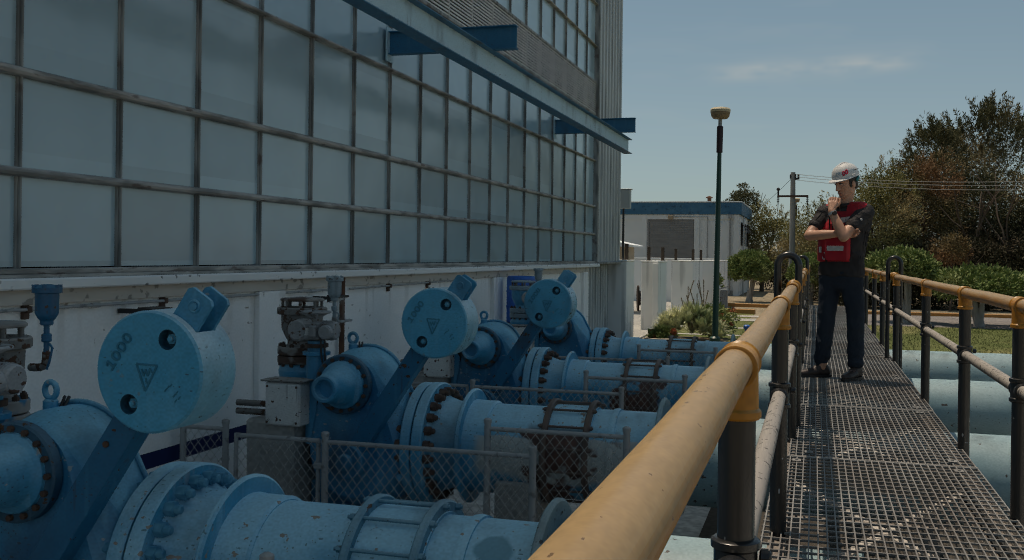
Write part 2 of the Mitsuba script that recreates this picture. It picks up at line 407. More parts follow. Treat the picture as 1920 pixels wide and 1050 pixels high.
mat('m_kerb_orange', lambda p, n, uv: mix((0.42, 0.17, 0.035), (0.42, 0.25, 0.10), fbm(p.x * 2, p.y * 2, p.z * 4)), 0.8, 0.2)
mat('m_kerb_stone', lambda p, n, uv: mix((0.36, 0.31, 0.24), (0.48, 0.43, 0.35), fbm(p.x * 2, p.y * 2, p.z * 4)), 0.85, 0.15)
mat('m_bark', lambda p, n, uv: mix((0.06, 0.045, 0.035), (0.17, 0.135, 0.105), fbm(p.x * 8, p.y * 8, p.z * 2, 4)), 0.9, 0.1)
mat('m_bark_limed', lambda p, n, uv: mix((0.26, 0.235, 0.21), (0.48, 0.45, 0.42), fbm(p.x * 7, p.y * 7, p.z * 3, 4)), 0.9, 0.1)


def leafy(a, b, c, amount, f=0.7):
    def fn(p, n, uv):
        k = mix(a, b, dr.clip(fbm(p.x * f, p.y * f, p.z * f) * 1.5 - 0.25, 0, 1))
        k = mix(k, c, smoothstep(1 - amount - 0.12, 1 - amount + 0.12, fbm(p.x * 0.45 + 5, p.y * 0.45, p.z * 0.6 + 2, 3)))
        return k * (0.65 + 0.7 * noise(p.x * 9, p.y * 9, p.z * 9))
    return fn


def leaf_mat(key, fn):
    scene[key] = {'type': 'twosided', 'bsdf': {'type': 'principled', 'base_color': proc(fn), 'roughness': 0.65, 'specular': 0.25}}


leaf_mat('m_leaf_ball', leafy((0.115, 0.16, 0.045), (0.24, 0.285, 0.10), (0.32, 0.34, 0.15), 0.35, 1.6))
leaf_mat('m_leaf_dark', leafy((0.050, 0.055, 0.024), (0.14, 0.13, 0.06), (0.23, 0.18, 0.09), 0.38))
leaf_mat('m_leaf_olive', leafy((0.14, 0.14, 0.042), (0.28, 0.25, 0.10), (0.37, 0.30, 0.15), 0.42))
leaf_mat('m_leaf_russet', leafy((0.10, 0.088, 0.034), (0.19, 0.145, 0.065), (0.23, 0.13, 0.062), 0.5))
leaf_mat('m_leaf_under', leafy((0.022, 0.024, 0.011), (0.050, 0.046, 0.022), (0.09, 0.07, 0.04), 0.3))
leaf_mat('m_leaf_blade', leafy((0.20, 0.24, 0.12), (0.42, 0.46, 0.27), (0.58, 0.58, 0.38), 0.42, 5.0))
leaf_mat('m_flower', lambda p, n, uv: mix((0.32, 0.06, 0.03), (0.42, 0.16, 0.07), noise(p.x * 20, p.y * 20, p.z * 20)))
leaf_mat('m_stalk', lambda p, n, uv: mix((0.17, 0.12, 0.08), (0.26, 0.20, 0.13), noise(p.x * 20, p.y * 20, p.z * 20)))
mat('m_lamp_green', lambda p, n, uv: mix((0.010, 0.045, 0.034), (0.022, 0.075, 0.058), fbm(p.x * 6, p.y * 6, p.z * 1.4)), 0.4, 0.45)
mat('m_lamp_maroon', (0.035, 0.016, 0.022), 0.5, 0.4)
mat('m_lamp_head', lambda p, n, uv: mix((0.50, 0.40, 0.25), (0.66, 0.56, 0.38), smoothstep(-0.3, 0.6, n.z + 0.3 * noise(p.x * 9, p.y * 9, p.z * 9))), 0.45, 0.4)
mat('m_lamp_under', (0.30, 0.21, 0.12), 0.5, 0.4)
mat('m_pole_concrete', lambda p, n, uv: mix((0.20, 0.20, 0.19), (0.30, 0.295, 0.28), fbm(p.x * 3, p.y * 3, p.z)), 0.8, 0.2)
mat('m_wood_dark', lambda p, n, uv: mix((0.035, 0.028, 0.022), (0.09, 0.07, 0.055), fbm(p.x * 9, p.y * 9, p.z * 2)), 0.8, 0.2)
mat('m_hut_tan', (0.34, 0.28, 0.20), 0.7, 0.2)
mat('m_hut_blue', (0.16, 0.22, 0.33), 0.5, 0.3)
# the worker
mat('m_skin', lambda p, n, uv: mix((0.40, 0.21, 0.135), (0.50, 0.285, 0.19), fbm(p.x * 14, p.y * 14, p.z * 14)), 0.45, 0.4)
mat('m_shirt', lambda p, n, uv: C3(0.030, 0.028, 0.029) * (0.7 + 0.7 * fbm(p.x * 9, p.y * 9, p.z * 7)), 0.8, 0.25, bump=lambda p, n, uv: fbm(p.x * 16 + p.z * 9, p.y * 16, p.z * 12, 4), bump_scale=0.045)
mat('m_vest', lambda p, n, uv: C3(0.33, 0.010, 0.020) * (0.75 + 0.5 * fbm(p.x * 10, p.y * 10, p.z * 10)), 0.55, 0.35, bump=lambda p, n, uv: fbm(p.x * 11, p.y * 11, p.z * 9), bump_scale=0.02)
mat('m_jeans', lambda p, n, uv: mix((0.010, 0.015, 0.024), (0.030, 0.041, 0.058), fbm(p.x * 8, p.y * 8, p.z * 3, 4)) * (0.8 + 0.4 * noise(p.x * 200, p.y * 200, p.z * 200)), 0.85, 0.2, bump=lambda p, n, uv: fbm(p.x * 9, p.y * 9, p.z * 13), bump_scale=0.03)
mat('m_shoe', lambda p, n, uv: mix((0.022, 0.016, 0.014), (0.060, 0.045, 0.04), fbm(p.x * 20, p.y * 20, p.z * 20)), 0.5, 0.35)
mat('m_shoe_patch', (0.22, 0.13, 0.12), 0.6, 0.3)
mat('m_hair', (0.012, 0.009, 0.008), 0.5, 0.4)
mat('m_helmet', (0.56, 0.565, 0.56), 0.55, 0.35)
mat('m_emblem_red', (0.42, 0.012, 0.05), 0.5, 0.4)
mat('m_reflective', lambda p, n, uv: mix((0.36, 0.36, 0.35), (0.50, 0.50, 0.49), noise(p.x * 60, p.y * 60, p.z * 60)), 0.35, 0.6)
mat('m_steel', (0.45, 0.45, 0.44), 0.3, 0.5, metallic=0.6)
mat('m_teal_strap', (0.03, 0.20, 0.22), 0.5, 0.4)

# ------------------------------------------------------------------ ground
def sheet(key, pts, z, m, thick=0.0):
    """A flat sheet over an outline, as part of the setting."""
    t = trimesh.creation.extrude_polygon(Polygon(pts), max(thick, 0.002), engine='earcut')
    t.apply_translation([0, 0, z - max(thick, 0.002)])
    labels[fresh(key)] = {'kind': 'structure'}
    return put(key, TM(t.vertices, t.faces), m)


def rect(x0, y0, x1, y1):
    return [(x0, y0), (x1, y0), (x1, y1), (x0, y1)]


put('ground', TM([[-900, -900, -0.012], [900, -900, -0.012], [900, 900, -0.012], [-900, 900, -0.012]], [[0, 1, 2], [0, 2, 3]]), 'm_earth')
labels['ground'] = {'kind': 'structure'}
sheet('yard_floor', rect(-5.9, -6, 14, 19.4), 0.0, 'm_yard')
sheet('walkway_shade_sheet', rect(-1.0, -6, 2.2, 19.4), 0.006, 'm_walkway_shade')  # added dark sheet: paints the shade under the grating onto the ground
mat('m_walkway_shade', lambda p, n, uv: mix((0.035, 0.033, 0.03), (0.085, 0.075, 0.062), fbm(p.x * 2, p.y * 2, 1, 4)) * (0.75 + 0.5 * noise(p.x * 30, p.y * 30)), 0.95, 0.1)  # near-black ground colour standing in for shade below the walkway
sheet('lawn', rect(-2.6, 19.4, 60, 42.3), -0.002, 'm_lawn')
sheet('lawn_strip', rect(-4.9, 33.2, -2.62, 48.2), -0.002, 'm_lawn')
sheet('road', rect(-2.2, 42.3, 80, 50.5), 0.0, 'm_road')
sheet('pavement', rect(-16, 19.42, -5.0, 58.5), -0.001, 'm_path')
sheet('flower_bed', rect(-4.85, 28.6, -2.7, 33.1), 0.02, 'm_soil')
for i, (y0, y1) in enumerate(((34.3, 34.75), (37.9, 38.5), (42.5, 44.2), (45.4, 46.6))):
    sheet('path' if i == 0 else f'path_{i:03d}', rect(-4.85, y0, -2.3, y1), 0.004, 'm_path')


def kerb(label, p0, p1, w, h, m):
    key = thing('kerb', label, 'kerb')
    a, b = np.array([*p0, h / 2 - 0.03]), np.array([*p1, h / 2 - 0.03])
    L = np.linalg.norm(b - a)
    n = max(2, int(round(L / 1.6)))
    for i in range(n):
        q0, q1 = a + (b - a) * (i / n), a + (b - a) * ((i + 1) / n - 0.008 / L * 1.5)
        part(key, 'kerb_stone', bar(q0, q1, w, h + 0.06, ch=0.015), m)


kerb('long orange painted kerb along the far side of the grey road', (-1.9, 50.6), (62, 50.6), 0.18, 0.15, 'm_kerb_orange')
kerb('orange kerb in front of the dry bed of the whitewashed round tree', (-4.6, 54.9), (-2.0, 54.4), 0.2, 0.17, 'm_kerb_orange')
kerb('short orange kerb beside the grey cabinet behind the lamp post', (-4.4, 48.5), (-2.6, 48.0), 0.22, 0.2, 'm_kerb_orange')
kerb('pale stone kerb running past the white piers beside the flower bed', (-4.95, 28.5), (-4.95, 38.2), 0.16, 0.14, 'm_kerb_stone')
kerb('pale brown kerb across the front of the flower bed', (-4.8, 30.2), (-3.3, 30.15), 0.14, 0.16, 'm_kerb_stone')

# ------------------------------------------------------------------ pump house (left)
XW, YA, YB, ZT = -5.8, -2.97, 27.2, 22.0
G0, G1, G2, G3, G4, LV, U1 = 2.40, 3.175, 3.93, 5.17, 6.42, 7.28, 8.26
house = thing('pump_house', 'large pump house with rows of frosted windows above a white wall', 'building')
part(house, 'core', box(-17, YA, 0, XW - 0.09, 26.2, ZT - 0.05), 'm_void')
part(house, 'core', box(-17, 26.21, 2.42, XW - 0.09, 30.4, ZT - 0.05), 'm_void')
part(house, 'core', box(-17, 26.21, 0, XW - 0.40, 30.4, 2.415), 'm_void')
part(house, 'roof', box(-17.2, YA - 0.2, ZT - 0.04, XW + 0.12, 30.95, ZT + 0.12), 'm_siding')
part(house, 'base_wall', box(XW - 0.08, YA, -0.3, XW + 0.05, 26.3, 2.165), 'm_wall')
for y in (1.7, 9.95, 18.25, 25.9):
    part(house, 'pilaster', box(XW + 0.051, y - 0.28, -0.2, XW + 0.12, y + 0.28, 2.163, 0.008), 'm_wall')
part(house, 'band', box(XW - 0.08, YA, 2.168, XW + 0.10, 26.3, 2.285, 0.004), 'm_band')
part(house, 'ledge', box(XW - 0.08, YA, 2.288, XW + 0.20, 27.25, 2.372, 0.012), 'm_ledge')
sill = [box(XW - 0.06, YA, 2.373, XW + 0.13, 27.25, 2.40, 0.004), box(XW - 0.05, YA, 2.40, XW + 0.085, 27.25, 2.445, 0.006)]
part(house, 'sill', cat(sill), 'm_transom')
cols = [6.31 + 1.16 * k for k in range(-8, 19)]
U2, U3 = 9.4, 10.5
rows = [(G0 + 0.045, G1), (G1, G2), (G2, G3), (G3, G4), (LV, U1), (U1, U2), (U2, U3)]
for k in range(len(cols) - 1):
    for (z0, z1) in rows:
        b = box(-0.006, cols[k] + 0.018, z0 + 0.01, 0.006, cols[k + 1] - 0.018, z1 - 0.01)
        c = b.vertices.mean(0)
        v = b.vertices - c
        a, e = R_.gauss(0, 0.0035), R_.gauss(0, 0.0035)
        v = v @ np.array([[1, a, e], [-a, 1, 0], [-e, 0, 1]]).T
        part(house, 'pane', TM(v + c + [XW, 0, 0], b.faces), 'm_pane')
for y in cols:
    for (z0, z1) in ((G0 + 0.045, G4), (LV, U3)):
        m = [box(XW - 0.03, y - 0.021, z0, XW + 0.03, y + 0.021, z1, 0.004), box(XW + 0.031, y - 0.009, z0, XW + 0.055, y + 0.009, z1, 0.003)]
        part(house, 'mullion', cat(m), 'm_mullion')
for z, r in ((G1, 0.034), (G2, 0.036), (G3, 0.026), (U1, 0.022), (U2, 0.022)):
    pr = [(XW - 0.02, z - r), (XW + 0.058, z - r), (XW + 0.085, z - r * 0.7), (XW + 0.095, z - r * 0.1), (XW + 0.085, z + r * 0.6), (XW + 0.06, z + r), (XW - 0.02, z + r)]
    part(house, 'transom', prism_y(pr, YA, YB), 'm_transom', 30)
for z in (G4, LV):
    part(house, 'transom', box(XW - 0.03, YA, z - 0.03, XW + 0.07, YB, z + 0.03, 0.006), 'm_mullion')
part(house, 'louvre_back', box(XW - 0.085, YA, G4 + 0.02, XW - 0.06, YB, LV - 0.02), 'm_void')
ns = 14
for i in range(ns):
    z = G4 + 0.06 + (LV - G4 - 0.1) * i / (ns - 1)
    pr = [(XW - 0.05, z + 0.026), (XW - 0.045, z + 0.032), (XW + 0.046, z + 0.006), (XW + 0.048, z - 0.026), (XW + 0.040, z - 0.026), (XW + 0.036, z + 0.002)]
    part(house, 'louvre_slat', prism_y(pr, YA, YB), 'm_louvre')
for y in cols[::1]:
    part(house, 'louvre_divider', box(XW - 0.05, y - 0.012, G4 + 0.03, XW + 0.053, y + 0.012, LV - 0.03), 'm_louvre')


def ribbed(x, y0, y1, z0, z1, pitch, depth, along='y'):
    """Folded metal cladding: trapezoid ribs."""
    pts, s = [], y0
    while s < y1 - 1e-6:
        for a, d in ((0, 0), (0.30, 0), (0.42, depth), (0.82, depth), (0.94, 0)):
            q = min(s + a * pitch, y1)
            if not pts or q > pts[-1][0] + 1e-6: pts.append((q, d))
        s += pitch
    pts.append((y1, 0))
    out = pts + [(y1, -0.03), (y0, -0.03)]
    t = trimesh.creation.extrude_polygon(Polygon(out), z1 - z0, engine='earcut')
    v = t.vertices
    t = TM(np.stack([x + v[:, 1], v[:, 0], z0 + v[:, 2]], 1) if along == 'y' else np.stack([v[:, 0], x + v[:, 1], z0 + v[:, 2]], 1), t.faces)
    if t.volume < 0: t.invert()
    return t


part(house, 'corner_cladding', ribbed(XW + 0.0, 27.27, 30.8, 2.42, ZT - 0.03, 0.44, 0.10), 'm_siding')
part(house, 'upper_cladding', ribbed(XW + 0.0, YA, 27.12, U3 + .05, ZT - 0.05, 0.44, 0.10), 'm_siding')
part(house, 'corner_post', box(XW - 0.04, 27.13, 2.42, XW + 0.14, 27.265, ZT - 0.03, 0.006), 'm_mullion')
part(house, 'end_wall', box(-17, 30.42, 2.42, XW - 0.03, 30.8, ZT - 0.05), 'm_siding')
part(house, 'end_wall', box(-17, 30.42, 0, XW - 0.32, 30.75, 2.355), 'm_siding')
part(house, 'cladding_sill', box(XW - 0.45, 27.27, 2.36, XW + 0.17, 30.86, 2.417, 0.008), 'm_mullion')
part(house, 'lower_cladding', ribbed(XW - 0.28, 26.32, 30.4, -0.1, 2.36, 0.36, 0.09), 'm_siding')
# conduit on the white wall
cond = thing('conduit', 'thin grey conduit clamped along the top of the white wall', 'conduit')
part(cond, 'pipe', tube([[XW + 0.10, -2.0, 2.135], [XW + 0.10, 11.3, 2.135]], 0.013, 8), 'm_galv', True)
part(cond, 'pipe', tube([[XW + 0.10, 11.9, 2.13], [XW + 0.10, 16.6, 2.16]], 0.012, 8), 'm_galv', True)
for y in (1.2, 3.0, 4.7, 6.35, 8.04, 9.75, 13.2, 14.7, 16.2):
    part(cond, 'clamp', cat([box(XW + 0.05, y - 0.03, 2.06, XW + 0.085, y + 0.03, 2.21, 0.004), box(XW + 0.085, y - 0.022, 2.11, XW + 0.12, y + 0.022, 2.16, 0.004)]), 'm_nut_dark')
for y in (7.1, 10.9): part(cond, 'coupling', tube([[XW + 0.10, y - 0.05, 2.135], [XW + 0.10, y + 0.05, 2.135]], 0.021, 8), 'm_galv')
dp = thing('downpipe', 'rusty vertical pipe on the white wall behind the second weight lever', 'pipe')
part(dp, 'pipe', tube([[XW + 0.12, 11.65, 0.2], [XW + 0.12, 11.65, 2.28]], 0.035, 10), 'm_rust', True)
part(dp, 'bracket', box(XW + 0.05, 11.53, 1.72, XW + 0.17, 11.85, 1.75, 0.004), 'm_galv')
part(dp, 'bracket', box(XW + 0.05, 11.55, 0.9, XW + 0.17, 11.75, 0.94, 0.004), 'm_galv')


def floodlight(x, y, z, label, g=None, q=.72):
    k = thing('floodlight', label, 'floodlight', g)
    H = lambda pts: hull([[x + q * dx, y + q * dy, z + q * dz] for dx, dy, dz in pts])
    part(k, 'housing', H(((0.0, -.17, -.02), (0, .17, -.02), (0, -.17, .10), (0, .17, .10), (.22, -.2, .06), (.22, .2, .06), (.22, -.2, .09), (.22, .2, .09))), 'm_cable')
    part(k, 'lens', H(((0.03, -.15, -.03), (0.03, .15, -.03), (.21, -.17, .055), (.21, .17, .055), (.2, -.17, .06), (.2, .17, .06), (.03, .15, -.01), (.03, -.15, -.01))), 'm_box_white')
    part(k, 'arm', bar([XW + .06, y, z + 0.03], [x, y, z + 0.03], 0.04, 0.04), 'm_cable')


floodlight(XW + 0.30, 11.0, 2.02, 'black floodlight with pale lens behind the grey air valve')
floodlight(XW + 0.34, 7.45, 2.04, 'black floodlight half hidden behind the nearest counterweight')

# overhead beam on two brackets
bm = thing('crane_beam', 'long pale blue steel beam hanging along the window wall', 'beam')
bx, bt, bb = -4.29, 5.36, 5.02
part(bm, 'web', box(bx - 0.006, -2.5, bb + 0.014, bx + 0.006, 24.0, bt - 0.014), 'm_beam_pale')
part(bm, 'top_flange', box(bx - 0.10, -2.5, bt - 0.014, bx + 0.10, 24.003, bt, 0.003), 'm_beam_blue')  # flanges coloured darker than the web: shade of their undersides painted in
part(bm, 'bottom_flange', box(bx - 0.10, -2.5, bb, bx + 0.10, 24.003, bb + 0.014, 0.003), 'm_beam_blue')
for y, nm in ((4.55, 'nearest'), (13.15, 'middle'), (22.6, 'far')):
    br = thing('beam_bracket', {'nearest': 'blue cantilever bracket nearest the camera above the frame', 'middle': 'blue cantilever bracket carrying the beam above the middle of the windows', 'far': 'blue cantilever bracket near the far end of the beam'}[nm], 'bracket', 'brackets of the overhead beam')
    z0, z1 = bt + 0.002, bt + 0.322
    part(br, 'web', box(XW + 0.075, y - 0.006, z0 + 0.016, -3.88, y + 0.006, z1 - 0.016), 'm_beam_blue')
    part(br, 'flange', box(XW + 0.075, y - 0.07, z1 - 0.016, -3.877, y + 0.07, z1, 0.003), 'm_beam_blue')
    part(br, 'flange', box(XW + 0.075, y - 0.07, z0, -3.877, y + 0.07, z0 + 0.016, 0.003), 'm_beam_blue')
    part(br, 'plate', box(XW + 0.058, y - 0.12, z0 - 0.1, XW + 0.074, y + 0.12, z1 + 0.06, 0.003), 'm_beam_pale')

eb = thing('junction_box', 'pale junction box with black conduit at the far corner of the pump house', 'box')
part(eb, 'case', box(-5.78, 30.86, 4.05, -5.44, 31.1, 4.62, 0.01), 'm_siding')
part(eb, 'hood', box(-5.86, 30.84, 4.623, -5.40, 31.14, 4.65, 0.006), 'm_siding')
part(eb, 'conduit', tube([[-5.66, 31.0, 4.05], [-5.66, 31.0, 2.3]], 0.035, 8), 'm_cable', True)

# ------------------------------------------------------------------ discharge pipes, check valves, pump valves
LINES = [5.1, 9.1, 13.1, 17.1]
PZ, PR = 0.80, 0.40
pk = Kit()


def flange(kit, name, x0, x1, R, m):
    return kit.add(name, lathe([(0, R - .012), (.012, R), (x1 - x0 - .012, R), (x1 - x0, R - .012)], (x0, 0, PZ), (1, 0, 0), 72), m, 35)


f0 = flange(pk, 'flange', -3.585, -3.49, 0.565, 'm_pipe')
f1 = flange(pk, 'flange', -3.475, -3.375, 0.57, 'm_pipe')
pk.add('gasket', cyl((-3.49, 0, PZ), (-3.475, 0, PZ), 0.53, n=48), 'm_cable', 30)
NB = 24
for i in range(NB):
    a = 2 * math.pi * (i + 0.5) / NB
    y, z = 0.488 * math.cos(a), PZ + 0.488 * math.sin(a)
    nut = cat([hexnut((-3.375, y, z), (1, 0, 0), 0.043, 0.055), rod((-3.645, y, z), (-3.28, y, z), 0.026, 0.008, 12),
               hexnut((-3.645, y, z), (1, 0, 0), 0.043, 0.06)])
    pk.add(f1 + '__bolt', nut, 'm_nutmix')
pk.add('neck', lathe([(0, .475), (.05, .44), (.16, .405), (.345, .40)], (-3.375, 0, PZ), (1, 0, 0), 64), 'm_pipe', 35)
pk.add('collar', lathe([(0, .515), (.012, .53), (.028, .53), (.04, .515)], (-3.08, 0, PZ), (1, 0, 0), 72), 'm_pipe', 35)
pk.add('sleeve', lathe([(0, .43), (.05, .425), (.20, .425), (.215, .405)], (-3.04, 0, PZ), (1, 0, 0), 64), 'm_pipe', 25)
pk.add('pipe_section', cyl((-3.04, 0, PZ), (-2.29, 0, PZ), PR, n=72), 'm_pipe', 30)

pk.add('coupling_sleeve', lathe([(0, .415), (.02, .425), (.42, .425), (.44, .415)], (-2.31, 0, PZ), (1, 0, 0), 64), 'm_pipe', 25)
for x, R, w in ((-2.30, .478, .05), (-1.925, .478, .05)):
    rg = pk.add('coupling_ring', lathe([(0, R - .012), (.012, R), (w - .012, R), (w, R - .012)], (x, 0, PZ), (1, 0, 0), 64), 'm_ring', 35)
for i in range(14):
    a = 2 * math.pi * (i + .5) / 14
    y, z = .452 * math.cos(a), PZ + .452 * math.sin(a)
    pk.add('tie_rod', cat([cyl((-2.34, y, z), (-1.84, y, z), .011, n=8), hexnut((-2.325, y, z), (1, 0, 0), .02, .025), hexnut((-1.875, y, z), (1, 0, 0), .02, .025)]), 'm_ring')
pk.add('pipe_section', cyl((-1.88, 0, PZ), (-1.295, 0, PZ), PR, n=72), 'm_pipe', 30)
pk.add('weld_ring', lathe([(0, .412), (.03, .418), (.06, .412)], (-1.72, 0, PZ), (1, 0, 0), 64), 'm_pipe', 35)
pk.add('collar', lathe([(0, .52), (.012, .535), (.03, .535), (.042, .52)], (-1.295, 0, PZ), (1, 0, 0), 72), 'm_teal', 35)
pk.add('collar', lathe([(0, .475), (.012, .49), (.03, .49), (.042, .475)], (-1.13, 0, PZ), (1, 0, 0), 72), 'm_teal', 35)
pk.add('pipe_section', cyl((-1.25, 0, PZ), (0.2, 0, PZ), 0.395, n=72), 'm_teal', 30)
pk.add('pipe_section', cyl((0.2, 0, PZ), (13, 0, PZ), 0.372, n=72), 'm_teal', 30)
for wx in (1.62, 3.1, 4.9, 6.7): pk.add('weld_ring', lathe([(0, .371), (.012, .379), (.03, .379), (.042, .371)], (wx, 0, PZ), (1, 0, 0), 64), 'm_teal', 35)
pk.add('collar', lathe([(0, .40), (.03, .41), (.06, .40)], (0.18, 0, PZ), (1, 0, 0), 64), 'm_teal', 35)
for x in (-2.72, 4.5):
    pk.add('saddle', box(x, -.42, -.05, x + .38, .42, .56, .015), 'm_concrete')

scene['m_nutmix'] = scene['m_blue']
mat('m_nutmix', lambda p, n, uv: mix(mix((0.035, 0.17, 0.28), (0.13, 0.33, 0.44), noise(p.x * 40, p.y * 40, p.z * 40)), mix((0.04, 0.028, 0.024), (0.17, 0.10, 0.07), noise(p.x * 30, p.y * 30, p.z * 30)), smoothstep(7.0, 7.5, p.y)), 0.55, 0.35)
mat('m_ring', lambda p, n, uv: mix(painted((0.045, 0.165, 0.245), (0.20, 0.34, 0.41), RUST, dust=.8, chip=.69)(p, n, uv), mix((0.05, 0.038, 0.033), (0.19, 0.13, 0.10), fbm(p.x * 8, p.y * 8, p.z * 8)), smoothstep(7.0, 7.5, p.y)), 0.5, 0.35)

plabel = ['nearest large blue discharge pipe, with blue bolts and a dark round patch', 'second blue discharge pipe, with brown bolts and a rusty coupling, behind the first fence',
          'third blue discharge pipe from the front, behind the second weight', 'farthest blue discharge pipe beside the flower bed']
vlabel = ['nearest blue check valve, its counterweight the largest in view', 'second blue check valve, counterweight raised before the white wall',
          'third blue check valve, its small counterweight in front of the blue barrel', 'farthest blue check valve, without a raised counterweight']
for i, Y in enumerate(LINES):
    pk.place(thing('discharge_pipe', plabel[i], 'pipe', 'discharge pipes across the yard'), tr(0, Y, 0))

# check valve: front is -y
ck = Kit()


def disc_pts(cx, cz, r, y, n=40):
    a = np.linspace(0, 2 * math.pi, n, endpoint=False)
    return [(cx + r * math.cos(t), y, cz + r * math.sin(t)) for t in a]


bodyp = disc_pts(-4.10, 1.35, .27, -.52) + disc_pts(-4.06, .76, .42, -.52) + disc_pts(-4.08, 1.33, .37, -.34) + disc_pts(-4.0, .78, .56, -.36) \
    + disc_pts(-4.08, 1.33, .37, -.10) + disc_pts(-4.0, .78, .56, -.10) + disc_pts(-4.10, 1.345, .30, -.495) + disc_pts(-4.05, .765, .462, -.49)
ck.add('body', hull(bodyp), 'm_blue_valve', 28)
rim = [(-4.08 + .382 * math.cos(t), -.13, 1.33 + .382 * math.sin(t)) for t in np.linspace(2.6, .42, 22)] + [(-4.0 + .572 * math.cos(t), -.13, .78 + .572 * math.sin(t)) for t in np.linspace(.40, -.3, 8)]
ck.add('rim', tube(rim, .016, 8), 'm_blue', True)
ck.add('housing', lathe([(0, .30), (.06, .46), (.30, .50), (.62, .46)], (-4.55, 0, PZ), (1, 0, 0), 48), 'm_blue_valve', 35)
ck.add('neck', cyl((-4.1, 0, PZ), (-3.585, 0, PZ), .44, n=48), 'm_blue_valve', 30)
ck.add('base', box(-4.6, -.3, -.02, -3.7, .4, .42, .02), 'm_blue_deep')
for (x, z) in ((-3.56, .92), (-3.60, .55), (-3.80, 1.30)):
    ck.add('lug_bolt', cat([rod((x, -.50, z), (x - .0, -.36, z), .035, .006, 12), hexnut((x, -.525, z), (0, 1, 0), .024, .03)]), 'm_blue')
ck.add('shaft_flange', lathe([(0, .262), (.01, .275), (.065, .275), (.075, .262)], (-4.14, -.595, 1.385), (0, 1, 0), 56), 'm_grey_blue', 35)
for i in range(16):
    a = 2 * math.pi * i / 16
    ck.add('shaft_flange__bolt', hexnut((-4.14 + .24 * math.cos(a), -.62, 1.385 + .24 * math.sin(a)), (0, 1, 0), .018, .03), 'm_nut_dark')
dr_ = lathe([(-.87, .055), (-.87, .082), (-.955, .085), (-.96, .092), (-.96, .112), (-.95, .121), (-.91, .121), (-.902, .108), (-.87, .116), (-.84, .140), (-.76, .158), (-.67, .172), (-.635, .188), (-.615, .215), (-.595, .22)], (-4.14, 0, 1.385), (0, 1, 0), 56)
ck.add('shaft_housing', dr_, 'm_blue', 30)
ck.add('eyebolt', cat([rod((-4.20, -.24, 1.62), (-4.20, -.24, 1.735), .042, .01, 16), ring_shape((-4.20, -.24, 1.785), (0.15, 1, 0), .047, .017, 28, 10)]), 'm_blue', True)
pv, wc = np.array([-4.05, 0, .70]), np.array([-3.20, 0, 1.985])
du = (wc - pv) / np.linalg.norm(wc - pv)
dn = np.array([-du[2], 0, du[0]])
lk = Kit()
lk.add('hub', lathe([(0, .06), (.01, .075), (.05, .075), (.05, .155), (.06, .165), (.24, .165)], pv + [0, -.60, 0], (0, 1, 0), 40), 'm_blue_deep', 35)
lev = bar(pv + [0, -.43, 0] - du * .08, wc + [0, -.43, 0] - du * .1, .14, .158, upv=dn, ch=.004)
lk.add('lever', lev, 'm_lever')
mat('m_lever', painted((0.012, 0.115, 0.225), (0.055, 0.235, 0.36), (0.05, 0.03, 0.02), dust=0.55, chip=0.70), 0.4, 0.45)
lk.add('lever__bolt', rod(pv + du * 1.05 + dn * .03 + [0, -.515, 0], pv + du * 1.05 + dn * .03 + [0, -.495, 0], .017, .004, 12), 'm_nut_dark')
wr = lathe([(-.57, .298), (-.558, .31), (-.262, .31), (-.25, .298)], wc, (0, 1, 0), 96)
M = mfd(wr)
for sgn in (-1, 1):
    M = M - mfd(cyl(wc + du * .20 * sgn + [0, -.60, 0], wc + du * .20 * sgn + [0, -.505, 0], .052, n=28))
slot = bar(wc + du * .18 + [0, -.42, 0], wc + du * .6 + [0, -.42, 0], .176, .168, upv=dn)
M = M - mfd(slot)
cw = lk.add('counterweight', from_m(M), 'm_weight', 32)
for sgn in (-1, 1):
    c = wc + du * .20 * sgn
    lk.add(cw + '__bolt', cat([hexnut(c + [0, -.535, 0], (0, 1, 0), .027, .05), rod(c + [0, -.553, 0], c + [0, -.5, 0], .015, .004, 12)]), 'm_weight')
    lk.add(cw + '__recess', lathe([(-.5705, .0515), (-.508, .0515), (-.508, .049), (-.5705, .049)], c, (0, 1, 0), 28, closed=True), 'm_recess_shade', 35)  # bolt holes lined in dark blue, their inner shade put into the colour
    lk.add(cw + '__recess', cyl(c + [0, -.5085, 0], c + [0, -.506, 0], .0485, n=28), 'm_recess_shade', 35)
for y0 in (-.505, -.36):
    pts = []
    for a, b in ((.05, -.08), (.05, .08), (.455, .08), (.475, .06), (.475, -.06), (.455, -.08)):
        q = wc + du * a + dn * b
        pts += [(q[0], y0, q[2]), (q[0], y0 + .022, q[2])]
    lk.add('lug_plate', hull(pts), 'm_blue')
lp = wc + du * .40
lk.add('lug_plate__pin', cat([cyl(lp + [0, -.52, 0], lp + [0, -.33, 0], .02, n=14), ring_shape(lp + [0, -.508, 0], (0, 1, 0), .028, .008, 20, 8)]), 'm_blue', 40)


def on_face(t, origin, ang):
    """Flat lettering laid on the front (-y) face."""
    ca, sa = math.cos(ang), math.sin(ang)
    Rm = np.array([[ca, -sa, 0], [0, 0, -1], [sa, ca, 0]])
    return TM(t.vertices @ Rm.T + origin, t.faces)


